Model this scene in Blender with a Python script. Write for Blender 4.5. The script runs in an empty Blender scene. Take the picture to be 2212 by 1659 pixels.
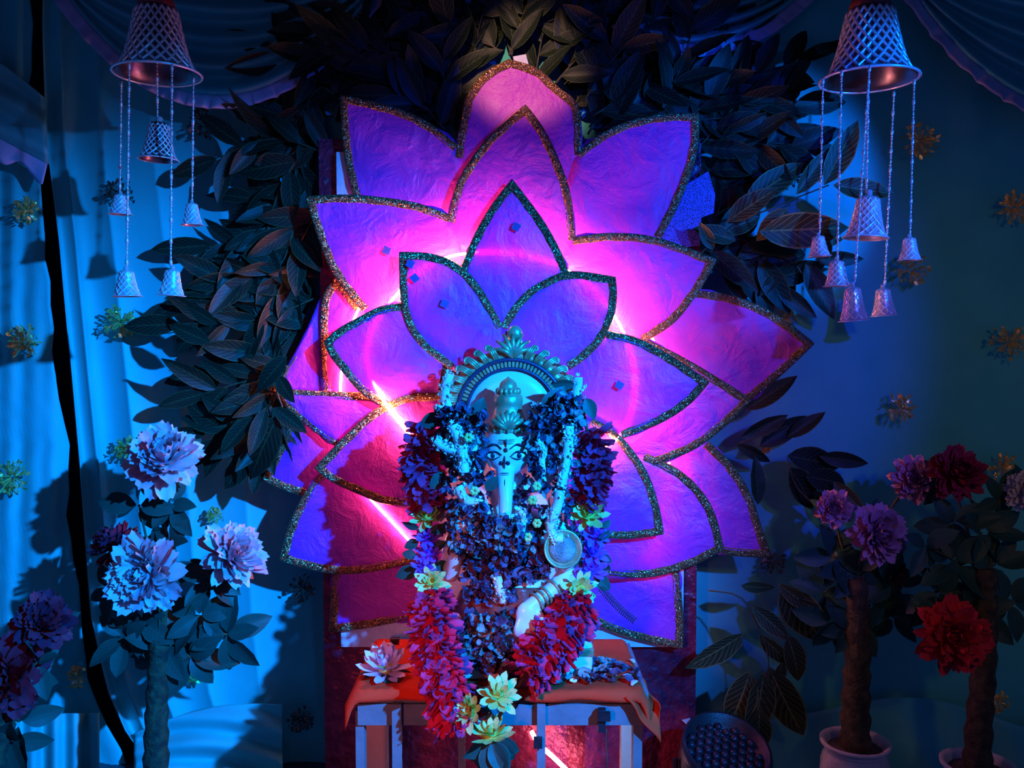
import bpy, bmesh, math, random
from mathutils import Vector, Matrix, Quaternion, noise
random.seed(11)
PI = math.pi
scene = bpy.context.scene
COL = scene.collection

# ------------------------------------------------------------------ camera
F = 1917.0
CAMZ = 1.2
PITCH = -math.atan((829.5 - 735.0) / F)
cd = bpy.data.cameras.new('camera'); cam = bpy.data.objects.new('camera', cd); COL.objects.link(cam)
cam.location = (0, 0, CAMZ); cam.rotation_euler = (PI / 2 + PITCH, 0, 0)
cd.sensor_width = 36.0; cd.lens = 36.0 * F / 2212.0; cd.clip_start = 0.05
scene.camera = cam
# ------------------------------------------------------------------ world, lights, exposure
w = bpy.data.worlds.new('night_room'); scene.world = w; w.use_nodes = True
w.node_tree.nodes['Background'].inputs[0].default_value = (0.03, 0.14, 0.60, 1)
w.node_tree.nodes['Background'].inputs[1].default_value = 0.24
vs = scene.view_settings
vs.view_transform = 'Standard'; vs.look = 'None'; vs.gamma = 1.0; vs.exposure = 0.0; vs.use_curve_mapping = False

def spot(name, loc, target, color, power, angle, blend, radius):
    l = bpy.data.lights.new(name, 'SPOT'); l.color = color; l.energy = power
    l.spot_size = math.radians(angle); l.spot_blend = blend; l.shadow_soft_size = radius
    o = bpy.data.objects.new(name, l); COL.objects.link(o); o.location = loc
    o.rotation_euler = (Vector(target) - Vector(loc)).to_track_quat('-Z', 'Y').to_euler()
    return o
# cyan-blue stage lamp standing to the right of the photographer
spot('stage_lamp_cyan', (1.42, -0.10, 1.94), (-0.96, 2.46, 0.32), (0.0, 0.23, 1.0), 1400, 49, 0.9, 0.03)
# deep blue flood
spot('stage_lamp_blue', (1.38, -0.06, 1.90), (0.26, 2.3, 1.20), (0.0, 0.05, 1.0), 105, 43, 0.5, 0.03)
# extra blue spot, added to brighten the right-hand bells
spot('bell_fill_spot', (1.95, 0.75, 1.75), (0.80, 2.17, 1.62), (0.0, 0.16, 1.0), 240, 23, 0.45, 0.03)
# warm house lamp reaching the right-hand plants
spot('house_lamp', (1.15, 0.15, 1.65), (1.08, 2.3, 0.95), (1.0, 0.50, 0.20), 10, 46, 0.8, 0.08)
# dim red fill light, added in front to redden garland, cloth and shadows
ld = bpy.data.lights.new('red_fill', 'AREA'); ld.color = (1.0, 0.22, 0.16); ld.energy = 0.6; ld.size = 0.5
lo = bpy.data.objects.new('red_fill', ld); COL.objects.link(lo); lo.location = (-0.5, 0.3, 1.5)
lo.rotation_euler = (Vector((0.0, 2.3, 1.2)) - lo.location).to_track_quat('-Z', 'Y').to_euler()

# narrow warm spot, added only to turn the top petal pink
spot('top_petal_spot', (-0.30, 0.25, 2.55), (0.02, 2.3, 1.925), (1.0, 0.5, 0.36), 230, 9.0, 0.5, 0.03)
# red lamp low in front, aimed at the table and the foot of the board
spot('stage_lamp_red', (-0.55, 0.25, 0.95), (-0.04, 2.0, 0.40), (1.0, 0.16, 0.13), 44, 31, 0.8, 0.08)

# ------------------------------------------------------------------ helpers
_f = Vector((0, math.cos(PITCH), math.sin(PITCH))); _u = Vector((0, -math.sin(PITCH), math.cos(PITCH)))
def W(px, py, Y):
    """point seen at pixel (px, py) standing at distance Y from the camera plane"""
    d = _f + Vector((1, 0, 0)) * ((px - 1106.0) / F) + _u * (-(py - 829.5) / F)
    t = Y / d.y
    return Vector((0, 0, CAMZ)) + d * t
def S(px, Y): return px * Y / F

WM = {}
I4 = Matrix.Identity(4)
def put(o, parent=None, M=None):
    M = M.copy() if M is not None else I4.copy()
    if o.name not in COL.objects: COL.objects.link(o)
    o.matrix_basis = M
    if parent is not None:
        o.parent = parent; o.matrix_parent_inverse = WM[parent.name].inverted()
    WM[o.name] = M
    return o
def tag(o, label=None, cat=None, group=None, kind=None):
    if label: o['label'] = label
    if cat: o['category'] = cat
    if group: o['group'] = group
    if kind: o['kind'] = kind
    return o
def empty(name, loc, label, cat, group=None):
    o = bpy.data.objects.new(name, None); o.empty_display_size = 0.05
    put(o, None, Matrix.Translation(loc)); tag(o, label, cat, group); return o
def mesh(name, vs_, fs, mat=None, uvs=None, smooth=True):
    m = bpy.data.meshes.new(name); m.from_pydata([tuple(v) for v in vs_], [], fs)
    if uvs is not None:
        ul = m.uv_layers.new(name='uv')
        for lp in m.loops: ul.data[lp.index].uv = uvs[lp.vertex_index]
    if smooth: m.polygons.foreach_set('use_smooth', [True] * len(m.polygons))
    if mat: m.materials.append(mat)
    m.update(); return m
def obj(name, me, parent=None, M=None):
    return put(bpy.data.objects.new(name, me), parent, M)
class MB:
    """collects geometry for ONE mesh"""
    def __init__(s): s.v = []; s.f = []; s.uv = []
    def add(s, vs_, fs, uvs=None, M=None):
        n = len(s.v)
        s.v += [(M @ Vector(v)) if M is not None else Vector(v) for v in vs_]
        s.f += [tuple(i + n for i in f) for f in fs]
        s.uv += list(uvs) if uvs else [(0, 0)] * len(vs_)
    def box(s, c, d, M=None, bev=0):
        x, y, z = c; a, b, e = d[0] / 2, d[1] / 2, d[2] / 2
        vs_ = [(x + i * a, y + j * b, z + k * e) for i in (-1, 1) for j in (-1, 1) for k in (-1, 1)]
        fs = [(0, 1, 3, 2), (4, 6, 7, 5), (0, 4, 5, 1), (2, 3, 7, 6), (0, 2, 6, 4), (1, 5, 7, 3)]
        s.add(vs_, fs, None, M)
    def tube(s, pts, rad, n=8, cap=True):
        pts = [Vector(p) for p in pts]; N = len(pts)
        if not hasattr(rad, '__len__'): rad = [rad] * N
        vs_ = []; fs = []; uv = []
        up = None
        for i, p in enumerate(pts):
            t = (pts[min(i + 1, N - 1)] - pts[max(i - 1, 0)]).normalized()
            if up is None: up = Vector((0, 0, 1)) if abs(t.z) < 0.9 else Vector((1, 0, 0))
            a = t.cross(up).normalized(); b = a.cross(t).normalized(); up = b
            for k in range(n):
                th = 2 * PI * k / n
                vs_.append(p + (a * math.cos(th) + b * math.sin(th)) * rad[i]); uv.append((k / n, i / max(1, N - 1)))
        for i in range(N - 1):
            for k in range(n):
                fs.append((i * n + k, i * n + (k + 1) % n, (i + 1) * n + (k + 1) % n, (i + 1) * n + k))
        if cap:
            fs.append(tuple(range(n - 1, -1, -1))); fs.append(tuple((N - 1) * n + k for k in range(n)))
        s.add(vs_, fs, uv)
    def lathe(s, prof, n=24, M=None, cap=False):
        vs_ = []; fs = []; uv = []; N = len(prof)
        for i, (r, z) in enumerate(prof):
            for k in range(n):
                th = 2 * PI * k / n; vs_.append((r * math.cos(th), r * math.sin(th), z)); uv.append((k / n, i / (N - 1)))
        for i in range(N - 1):
            for k in range(n):
                fs.append((i * n + k, i * n + (k + 1) % n, (i + 1) * n + (k + 1) % n, (i + 1) * n + k))
        if cap: fs.append(tuple(range(n - 1, -1, -1))); fs.append(tuple((N - 1) * n + k for k in range(n)))
        s.add(vs_, fs, uv, M)
    def ball(s, c, r, nu=12, nv=8, M=None):
        if not hasattr(r, '__len__'): r = (r, r, r)
        vs_ = []; fs = []
        for i in range(nv + 1):
            ph = PI * i / nv
            for k in range(nu):
                th = 2 * PI * k / nu
                vs_.append((c[0] + r[0] * math.sin(ph) * math.cos(th), c[1] + r[1] * math.sin(ph) * math.sin(th), c[2] - r[2] * math.cos(ph)))
        for i in range(nv):
            for k in range(nu):
                fs.append((i * nu + k, i * nu + (k + 1) % nu, (i + 1) * nu + (k + 1) % nu, (i + 1) * nu + k))
        s.add(vs_, fs, None, M)
    def grid(s, fn, nu, nv):
        vs_ = []; fs = []; uv = []
        for i in range(nu + 1):
            for j in range(nv + 1):
                vs_.append(fn(i / nu, j / nv)); uv.append((i / nu, j / nv))
        for i in range(nu):
            for j in range(nv):
                a = i * (nv + 1) + j; fs.append((a, a + nv + 1, a + nv + 2, a + 1))
        s.add(vs_, fs, uv)
    def me(s, name, mat=None, smooth=True): return mesh(name, s.v, s.f, mat, s.uv, smooth)
    def build(s, name, mat=None, parent=None, smooth=True, M=None): return obj(name, s.me(name, mat, smooth), parent, M)
def cr(pts, n):
    """n+1 points on a Catmull-Rom curve through pts, evenly spaced by length; pts are tuples of any size"""
    P = [Vector(p) for p in pts]
    if len(P) == 2: return [P[0].lerp(P[1], i / n) for i in range(n + 1)]
    P = [P[0] * 2 - P[1]] + P + [P[-1] * 2 - P[-2]]
    out = []
    for i in range(1, len(P) - 2):
        a, b, c, d = P[i - 1], P[i], P[i + 1], P[i + 2]
        for k in range(16):
            t = k / 16
            out.append(0.5 * ((2 * b) + (c - a) * t + (2 * a - 5 * b + 4 * c - d) * t * t + (3 * b - a - 3 * c + d) * t ** 3))
    out.append(P[-2])
    L = [0]
    for i in range(1, len(out)): L.append(L[-1] + (out[i] - out[i - 1]).length)
    res = []; j = 0
    for i in range(n + 1):
        tgt = L[-1] * i / n
        while j < len(L) - 2 and L[j + 1] < tgt: j += 1
        q = (tgt - L[j]) / max(1e-9, L[j + 1] - L[j]); res.append(out[j].lerp(out[j + 1], min(1, max(0, q))))
    return res
def frame(x, n, loc, sx=1, sy=1, sz=1):
    """matrix with local X along x, local Z near n"""
    x = Vector(x).normalized(); n = Vector(n); y = n.cross(x).normalized(); z = x.cross(y)
    M = Matrix(((x.x * sx, y.x * sy, z.x * sz, loc[0]), (x.y * sx, y.y * sy, z.y * sz, loc[1]), (x.z * sx, y.z * sy, z.z * sz, loc[2]), (0, 0, 0, 1)))
    return M
def solid(o, t, offset=0):
    m = o.modifiers.new('thickness', 'SOLIDIFY'); m.thickness = t; m.offset = offset; return o

# ------------------------------------------------------------------ materials
def nodes(name):
    m = bpy.data.materials.new(name); m.use_nodes = True; nt = m.node_tree
    return m, nt, nt.nodes['Principled BSDF'], nt.nodes['Material Output']
def N(nt, t, **kw):
    n = nt.nodes.new(t)
    for k, v in kw.items():
        if k in n.inputs: n.inputs[k].default_value = v
        else: setattr(n, k, v)
    return n
def c4(c): return (c[0], c[1], c[2], 1)
def stuffmat(name, c1, c2, scale=20, rough=0.6, metal=0.0, bump=0.15, bscale=None, spec=0.5, sheen=0, detail=4, coat=0, bdist=0.01):
    m, nt, b, out = nodes(name)
    tc = N(nt, 'ShaderNodeTexCoord'); nz = N(nt, 'ShaderNodeTexNoise', Scale=scale, Detail=detail)
    nt.links.new(tc.outputs['Object'], nz.inputs['Vector'])
    rp = N(nt, 'ShaderNodeValToRGB'); rp.color_ramp.elements[0].position = 0.35; rp.color_ramp.elements[1].position = 0.65
    rp.color_ramp.elements[0].color = c4(c1); rp.color_ramp.elements[1].color = c4(c2)
    nt.links.new(nz.outputs['Fac'], rp.inputs['Fac']); nt.links.new(rp.outputs['Color'], b.inputs['Base Color'])
    b.inputs['Roughness'].default_value = rough; b.inputs['Metallic'].default_value = metal
    b.inputs['Specular IOR Level'].default_value = spec; b.inputs['Sheen Weight'].default_value = sheen
    b.inputs['Coat Weight'].default_value = coat
    if bump:
        nb = N(nt, 'ShaderNodeTexNoise', Scale=bscale or scale * 4, Detail=3.0); nt.links.new(tc.outputs['Object'], nb.inputs['Vector'])
        bm = N(nt, 'ShaderNodeBump', Strength=bump, Distance=bdist); nt.links.new(nb.outputs['Fac'], bm.inputs['Height'])
        nt.links.new(bm.outputs['Normal'], b.inputs['Normal'])
    return m
def papermat(name, c1, c2, trans=0.35, wrinkle=0.5):
    m, nt, b, out = nodes(name); nt.nodes.remove(b)
    tc = N(nt, 'ShaderNodeTexCoord'); nz = N(nt, 'ShaderNodeTexNoise', Scale=9.0, Detail=5.0)
    nt.links.new(tc.outputs['Object'], nz.inputs['Vector'])
    rp = N(nt, 'ShaderNodeValToRGB'); rp.color_ramp.elements[0].color = c4(c1); rp.color_ramp.elements[1].color = c4(c2)
    rp.color_ramp.elements[0].position = 0.3; rp.color_ramp.elements[1].position = 0.7
    nt.links.new(nz.outputs['Fac'], rp.inputs['Fac'])
    n2 = N(nt, 'ShaderNodeTexNoise', Scale=14.0, Detail=6.0, Roughness=0.6, Distortion=0.6); nt.links.new(tc.outputs['Object'], n2.inputs['Vector'])
    n3 = N(nt, 'ShaderNodeTexNoise', Scale=260.0, Detail=2.0); nt.links.new(tc.outputs['Object'], n3.inputs['Vector'])
    mx = N(nt, 'ShaderNodeMath', operation='MULTIPLY_ADD'); mx.inputs[1].default_value = 0.06
    nt.links.new(n3.outputs['Fac'], mx.inputs[0]); nt.links.new(n2.outputs['Fac'], mx.inputs[2])
    bm = N(nt, 'ShaderNodeBump', Strength=wrinkle, Distance=0.02); nt.links.new(mx.outputs[0], bm.inputs['Height'])
    d = N(nt, 'ShaderNodeBsdfDiffuse'); t = N(nt, 'ShaderNodeBsdfTranslucent'); g = N(nt, 'ShaderNodeBsdfGlossy', Roughness=0.45)
    g.inputs['Color'].default_value = (1, 1, 1, 1)
    for s_ in (d, t): nt.links.new(rp.outputs['Color'], s_.inputs['Color'])
    for s_ in (d, g): nt.links.new(bm.outputs['Normal'], s_.inputs['Normal'])
    m1 = N(nt, 'ShaderNodeMixShader'); m1.inputs[0].default_value = trans
    nt.links.new(d.outputs[0], m1.inputs[1]); nt.links.new(t.outputs[0], m1.inputs[2])
    m2 = N(nt, 'ShaderNodeMixShader'); m2.inputs[0].default_value = 0.04
    nt.links.new(m1.outputs[0], m2.inputs[1]); nt.links.new(g.outputs[0], m2.inputs[2])
    nt.links.new(m2.outputs[0], out.inputs['Surface'])
    return m
def emit(name, color, strength):
    m, nt, b, out = nodes(name)
    b.inputs['Base Color'].default_value = (0.8, 0.6, 0.6, 1)
    b.inputs['Emission Color'].default_value = c4(color); b.inputs['Emission Strength'].default_value = strength
    return m
def glitter(name, c1, c2, scale=500, rough=0.3, metal=0.9, strength=0.9):
    m, nt, b, out = nodes(name)
    tc = N(nt, 'ShaderNodeTexCoord'); vo = N(nt, 'ShaderNodeTexVoronoi', Scale=scale); nt.links.new(tc.outputs['Object'], vo.inputs['Vector'])
    sp = N(nt, 'ShaderNodeSeparateColor'); nt.links.new(vo.outputs['Color'], sp.inputs[0])
    mx = N(nt, 'ShaderNodeMix', data_type='RGBA'); mx.inputs['A'].default_value = c4(c1); mx.inputs['B'].default_value = c4(c2)
    nt.links.new(sp.outputs[0], mx.inputs['Factor']); nt.links.new(mx.outputs['Result'], b.inputs['Base Color'])
    b.inputs['Metallic'].default_value = metal; b.inputs['Roughness'].default_value = rough
    # every flake faces its own way
    ge = N(nt, 'ShaderNodeNewGeometry'); sub = N(nt, 'ShaderNodeVectorMath', operation='SUBTRACT'); sub.inputs[1].default_value = (0.5, 0.5, 0.5)
    nt.links.new(vo.outputs['Color'], sub.inputs[0]); sc = N(nt, 'ShaderNodeVectorMath', operation='SCALE'); sc.inputs['Scale'].default_value = strength
    nt.links.new(sub.outputs[0], sc.inputs[0]); ad = N(nt, 'ShaderNodeVectorMath', operation='ADD')
    nt.links.new(ge.outputs['Normal'], ad.inputs[0]); nt.links.new(sc.outputs[0], ad.inputs[1])
    no = N(nt, 'ShaderNodeVectorMath', operation='NORMALIZE'); nt.links.new(ad.outputs[0], no.inputs[0])
    nt.links.new(no.outputs[0], b.inputs['Normal'])
    return m
def leafmat(name, dark, vein, rough=0.5):
    m, nt, b, out = nodes(name)
    uv = N(nt, 'ShaderNodeUVMap'); se = N(nt, 'ShaderNodeSeparateXYZ'); nt.links.new(uv.outputs[0], se.inputs[0])
    # |v-0.5|*2
    a = N(nt, 'ShaderNodeMath', operation='SUBTRACT'); a.inputs[1].default_value = 0.5; nt.links.new(se.outputs['Y'], a.inputs[0])
    ab = N(nt, 'ShaderNodeMath', operation='ABSOLUTE'); nt.links.new(a.outputs[0], ab.inputs[0])
    # side veins: frac((u*9 - |v|*5))
    m1 = N(nt, 'ShaderNodeMath', operation='MULTIPLY'); m1.inputs[1].default_value = 9.0; nt.links.new(se.outputs['X'], m1.inputs[0])
    m2 = N(nt, 'ShaderNodeMath', operation='MULTIPLY_ADD'); m2.inputs[1].default_value = -5.0; nt.links.new(ab.outputs[0], m2.inputs[0]); nt.links.new(m1.outputs[0], m2.inputs[2])
    fr = N(nt, 'ShaderNodeMath', operation='FRACT'); nt.links.new(m2.outputs[0], fr.inputs[0])
    p = N(nt, 'ShaderNodeMath', operation='LESS_THAN'); p.inputs[1].default_value = 0.13; nt.links.new(fr.outputs[0], p.inputs[0])
    mid = N(nt, 'ShaderNodeMath', operation='LESS_THAN'); mid.inputs[1].default_value = 0.028; nt.links.new(ab.outputs[0], mid.inputs[0])
    ed = N(nt, 'ShaderNodeMath', operation='GREATER_THAN'); ed.inputs[1].default_value = 0.455; nt.links.new(ab.outputs[0], ed.inputs[0])
    mx0 = N(nt, 'ShaderNodeMath', operation='MAXIMUM'); nt.links.new(p.outputs[0], mx0.inputs[0]); nt.links.new(mid.outputs[0], mx0.inputs[1])
    mx1 = N(nt, 'ShaderNodeMath', operation='MAXIMUM'); nt.links.new(mx0.outputs[0], mx1.inputs[0]); nt.links.new(ed.outputs[0], mx1.inputs[1])
    sc = N(nt, 'ShaderNodeMath', operation='MULTIPLY'); sc.inputs[1].default_value = 0.75; nt.links.new(mx1.outputs[0], sc.inputs[0])
    mx = N(nt, 'ShaderNodeMix', data_type='RGBA'); mx.inputs['A'].default_value = c4(dark); mx.inputs['B'].default_value = c4(vein)
    nt.links.new(sc.outputs[0], mx.inputs['Factor']); nt.links.new(mx.outputs['Result'], b.inputs['Base Color'])
    bm = N(nt, 'ShaderNodeBump', Strength=0.6, Distance=0.004); bm.invert = True
    nt.links.new(mx0.outputs[0], bm.inputs['Height']); nt.links.new(bm.outputs['Normal'], b.inputs['Normal'])
    b.inputs['Roughness'].default_value = rough; b.inputs['Specular IOR Level'].default_value = 0.3
    return m
def petalmat(name, base, tip, rough=0.7):
    m, nt, b, out = nodes(name)
    uv = N(nt, 'ShaderNodeUVMap'); se = N(nt, 'ShaderNodeSeparateXYZ'); nt.links.new(uv.outputs[0], se.inputs[0])
    tc = N(nt, 'ShaderNodeTexCoord'); nz = N(nt, 'ShaderNodeTexNoise', Scale=4.0); nt.links.new(tc.outputs['Object'], nz.inputs['Vector'])
    ad = N(nt, 'ShaderNodeMath', operation='MULTIPLY_ADD'); ad.inputs[1].default_value = 0.5; nt.links.new(nz.outputs['Fac'], ad.inputs[0]); nt.links.new(se.outputs['X'], ad.inputs[2])
    rp = N(nt, 'ShaderNodeValToRGB'); rp.color_ramp.elements[0].position = 0.35; rp.color_ramp.elements[1].position = 1.05
    rp.color_ramp.elements[0].color = c4(base); rp.color_ramp.elements[1].color = c4(tip)
    nt.links.new(ad.outputs[0], rp.inputs['Fac']); nt.links.new(rp.outputs['Color'], b.inputs['Base Color'])
    b.inputs['Roughness'].default_value = rough; b.inputs['Specular IOR Level'].default_value = 0.25
    return m
M_curtain = stuffmat('teal_curtain_cloth', (0.06, 0.55, 0.50), (0.08, 0.62, 0.56), 6, 0.75, bump=0.12, bscale=300, sheen=0.1)
M_swag = stuffmat('green_swag_satin', (0.05, 0.42, 0.42), (0.08, 0.50, 0.50), 6, 0.5, bump=0.08, bscale=250)
M_ruffle = stuffmat('lilac_ruffle_cloth', (0.42, 0.40, 0.62), (0.5, 0.48, 0.7), 12, 0.7, bump=0.1, bscale=200)
M_wall = stuffmat('dark_plaster', (0.012, 0.02, 0.04), (0.02, 0.03, 0.05), 5, 0.9)
M_floor = stuffmat('dark_floor_tile', (0.04, 0.05, 0.06), (0.06, 0.07, 0.08), 5, 0.5)
M_paper = papermat('pink_petal_paper', (0.66, 0.042, 0.64), (0.74, 0.06, 0.72), 0.30)
M_back = stuffmat('white_foam_sheet', (0.62, 0.68, 0.72), (0.72, 0.76, 0.8), 60, 0.6, bump=0.2, bscale=220)
M_trim = glitter('gold_sequin_trim', (0.06, 0.025, 0.02), (0.55, 0.26, 0.10), 520, 0.32, 0.65, 1.1)
M_led = emit('pink_led_strip', (1.0, 0.30, 0.22), 230)
M_led2 = emit('pink_led_strip_dim', (1.0, 0.30, 0.24), 75)
M_led3 = emit('white_led_strip', (1.0, 0.45, 0.6), 28)
M_wine = stuffmat('wine_metallic_cloth', (0.22, 0.012, 0.04), (0.34, 0.03, 0.07), 30, 0.35, 0.25, bump=0.5, bscale=40, bdist=0.02)
M_sticker = stuffmat('dark_square_sticker', (0.10, 0.06, 0.30), (0.12, 0.08, 0.35), 40, 0.5)
M_net = None
M_cloth = stuffmat('orange_table_cloth', (0.84, 0.05, 0.016), (0.92, 0.07, 0.022), 14, 0.9, bump=0.2, bscale=350, spec=0.08)
M_paint = stuffmat('pale_painted_wood', (0.10, 0.17, 0.18), (0.15, 0.22, 0.23), 14, 0.6, bump=0.15)
M_wood = stuffmat('bare_wood', (0.72, 0.46, 0.25), (0.82, 0.55, 0.32), 14, 0.6, bump=0.15)
M_idol = stuffmat('glazed_white_plaster', (0.70, 0.72, 0.70), (0.78, 0.78, 0.76), 10, 0.25, bump=0.02, coat=0.4)
M_gold = stuffmat('antique_gold_paint', (0.34, 0.30, 0.14), (0.55, 0.48, 0.25), 40, 0.32, 0.45, bump=0.1)
M_darkgold = stuffmat('dark_gold_rim', (0.05, 0.03, 0.07), (0.09, 0.05, 0.10), 40, 0.4, 0.3, bump=0.1)
M_ink = stuffmat('black_paint_line', (0.01, 0.01, 0.02), (0.02, 0.015, 0.03), 30, 0.4, bump=0)
M_eye = stuffmat('white_eye_paint', (0.75, 0.75, 0.75), (0.8, 0.8, 0.8), 30, 0.3, bump=0)
M_red = stuffmat('red_mark_paint', (0.35, 0.02, 0.02), (0.4, 0.03, 0.03), 30, 0.4, bump=0)
M_robe = stuffmat('dark_red_robe_paint', (0.20, 0.03, 0.03), (0.26, 0.05, 0.03), 20, 0.4, bump=0.1)
M_silver = stuffmat('silver_plastic_chrome', (0.75, 0.75, 0.78), (0.85, 0.85, 0.86), 30, 0.25, 0.55, bump=0.05)
M_silver_lat = stuffmat('silver_raised_lattice', (0.85, 0.85, 0.88), (0.95, 0.95, 0.96), 30, 0.28, 0.45, bump=0)
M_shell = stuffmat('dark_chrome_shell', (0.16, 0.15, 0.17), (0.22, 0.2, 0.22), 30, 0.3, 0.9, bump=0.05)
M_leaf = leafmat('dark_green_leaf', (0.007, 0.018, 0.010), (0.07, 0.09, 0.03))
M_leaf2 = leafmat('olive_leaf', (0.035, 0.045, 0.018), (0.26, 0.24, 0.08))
M_bushleaf = leafmat('topiary_green_leaf', (0.015, 0.075, 0.055), (0.03, 0.11, 0.07), 0.5)
M_stem = stuffmat('brown_green_stem', (0.05, 0.05, 0.02), (0.09, 0.08, 0.03), 40, 0.7)
M_bark = stuffmat('rough_trunk_bark', (0.035, 0.025, 0.015), (0.09, 0.07, 0.03), 50, 0.85, bump=0.8, bscale=70)
M_palepink = petalmat('pale_pink_peony_petal', (0.62, 0.36, 0.40), (0.78, 0.62, 0.66))
M_rose = petalmat('rose_peony_petal', (0.72, 0.08, 0.17), (0.75, 0.42, 0.50))
M_crimson = petalmat('crimson_peony_petal', (0.55, 0.008, 0.02), (0.70, 0.03, 0.06))
M_darkred = petalmat('dark_red_peony_petal', (0.28, 0.01, 0.03), (0.32, 0.02, 0.05))
M_lilacp = petalmat('lilac_pink_peony_petal', (0.40, 0.11, 0.27), (0.50, 0.25, 0.40))
M_palewh = petalmat('pale_white_peony_petal', (0.6, 0.5, 0.5), (0.7, 0.62, 0.62))
M_magenta = petalmat('magenta_garland_petal', (0.62, 0.01, 0.06), (0.82, 0.04, 0.15))
M_yellow = petalmat('yellow_green_garland_petal', (0.50, 0.50, 0.06), (0.66, 0.72, 0.22))
M_violet = petalmat('violet_garland_petal', (0.16, 0.04, 0.5), (0.32, 0.10, 0.7))
M_lotusb = petalmat('pale_blue_lotus_petal', (0.4, 0.35, 0.6), (0.75, 0.72, 0.85))
M_tube = stuffmat('white_tuberose_blossom', (0.6, 0.62, 0.6), (0.8, 0.82, 0.8), 60, 0.6, bump=0.2)
M_wilt = stuffmat('dark_wilted_petal', (0.05, 0.025, 0.07), (0.16, 0.09, 0.16), 40, 0.55, bump=0.5)
M_wilt2 = stuffmat('grey_green_wilted_petal', (0.12, 0.15, 0.13), (0.30, 0.33, 0.30), 40, 0.55, bump=0.5)
M_bud = stuffmat('yellow_bud', (0.55, 0.6, 0.10), (0.65, 0.7, 0.2), 40, 0.6)
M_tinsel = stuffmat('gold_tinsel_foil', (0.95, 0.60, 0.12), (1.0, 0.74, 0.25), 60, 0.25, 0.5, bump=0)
M_tinsel2 = stuffmat('shaded_tinsel_foil', (0.10, 0.07, 0.05), (0.2, 0.13, 0.08), 60, 0.3, 0.4, bump=0)  # same gold tinsel, shade put into the colour for bursts in dim spots
M_pot = stuffmat('white_ribbed_pot', (0.55, 0.55, 0.62), (0.66, 0.66, 0.72), 40, 0.6, bump=0.2)
M_soil = stuffmat('dark_soil', (0.06, 0.05, 0.06), (0.12, 0.1, 0.1), 60, 0.9, bump=0.6)
M_black = stuffmat('black_plastic_housing', (0.012, 0.012, 0.016), (0.02, 0.02, 0.025), 40, 0.4, bump=0.1)
M_lens = stuffmat('dark_lamp_lens', (0.02, 0.018, 0.03), (0.035, 0.03, 0.045), 40, 0.3, bump=0, coat=0.2)
M_scrap = stuffmat('white_paper_scrap', (0.6, 0.6, 0.62), (0.7, 0.7, 0.7), 40, 0.7)

# ------------------------------------------------------------------ the setting
YC = 2.47            # curtain
def struct(name, mb, mat): o = mb.build(name, mat, None, False); tag(o, kind='structure'); return o
b = MB(); b.box((0, 2.72, 1.35), (5.2, 0.06, 2.7)); struct('wall_back', b, M_wall)
b = MB(); b.box((0, 0.9, -0.03), (5.2, 3.7, 0.06)); struct('floor', b, M_floor)
b = MB(); b.box((0, 0.9, 2.75), (5.2, 3.7, 0.06)); struct('ceiling', b, M_wall)

# ------------------------------------------------------------------ curtains
def fold(x, ph): return math.sin(x + ph) + 0.45 * math.sin(2.3 * x + 1.7 * ph)
# gap between the plain panel and the gathered panel (its right lip), in pixels
gapR = [(96, -200), (92, 60), (100, 300), (128, 520), (150, 760), (172, 1000), (185, 1180), (196, 1330), (232, 1490), (275, 1590), (340, 1670), (440, 1800)]
gapL = [(62, -200), (60, 60), (68, 250), (92, 500), (116, 740), (138, 960), (155, 1150), (166, 1320), (204, 1510), (245, 1610), (300, 1690), (360, 1800)]
gapL = [(x + (7 if i % 2 else -4), y) for i, (x, y) in enumerate(gapL)]
def at_y(c, y):
    for (x0, y0), (x1, y1) in zip(c, c[1:]):
        if y0 <= y <= y1: return x0 + (x1 - x0) * (y - y0) / (y1 - y0)
    return c[-1][0] if y > c[-1][1] else c[0][0]
def left_panel(u, v):
    y = -200 + v * 2020; xr = at_y(gapL, y) + 4 * math.sin(y * 0.021) + 3 * math.sin(y * 0.055); x = -420 + u * (xr + 420)
    d = 0.010 * fold(x * 0.035 + y * 0.0006, 1.0) + 0.006 * math.sin(x * 0.13 + y * 0.002)
    return W(x, y, YC + d)
b = MB(); b.grid(left_panel, 70, 40); o = b.build('curtain', M_curtain); solid(o, 0.004)
tag(o, 'plain teal curtain panel hanging flat beside the dark gap', 'curtain')
def gathered(u, v):
    y = -200 + v * 2020; x0 = at_y(gapR, y)
    x1 = 960
    q = u ** 1.5
    x = x0 + q * (x1 - x0)
    amp = 0.046 * (1 - u) ** 1.5 * min(1, 0.3 + v * 1.0) + 0.002
    ph = u * 44.0 + 0.9 * math.sin(v * 4.0 + u * 3.0)
    d = -amp * (1.0 - abs(math.sin(ph * 0.5)) ** 0.7) - 0.4 * amp * (0.5 + 0.5 * math.sin(u * 19.0 + 0.6 + 1.5 * v))
    if u < 0.012: d = -0.02
    d += 0.004 * math.sin(x * 0.02 + y * 0.013) * u
    return W(x, y, YC + 0.01 + d)
b = MB(); b.grid(gathered, 220, 50); o = b.build('curtain', M_curtain); solid(o, 0.004)
tag(o, 'teal curtain gathered into slanting folds behind the dark leafy garland', 'curtain')
def right_panel(u, v):
    y = -200 + v * 2020; x = 940 + u * 1700
    d = 0.006 * fold(x * 0.010 + 0.0004 * y, 0.3) + 0.002 * math.sin(x * 0.05)
    return W(x, y, YC + 0.012 + d)
b = MB(); b.grid(right_panel, 80, 24); o = b.build('curtain', M_curtain); solid(o, 0.004)
tag(o, 'smooth dark blue curtain panel dotted with golden tinsel', 'curtain')

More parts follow.
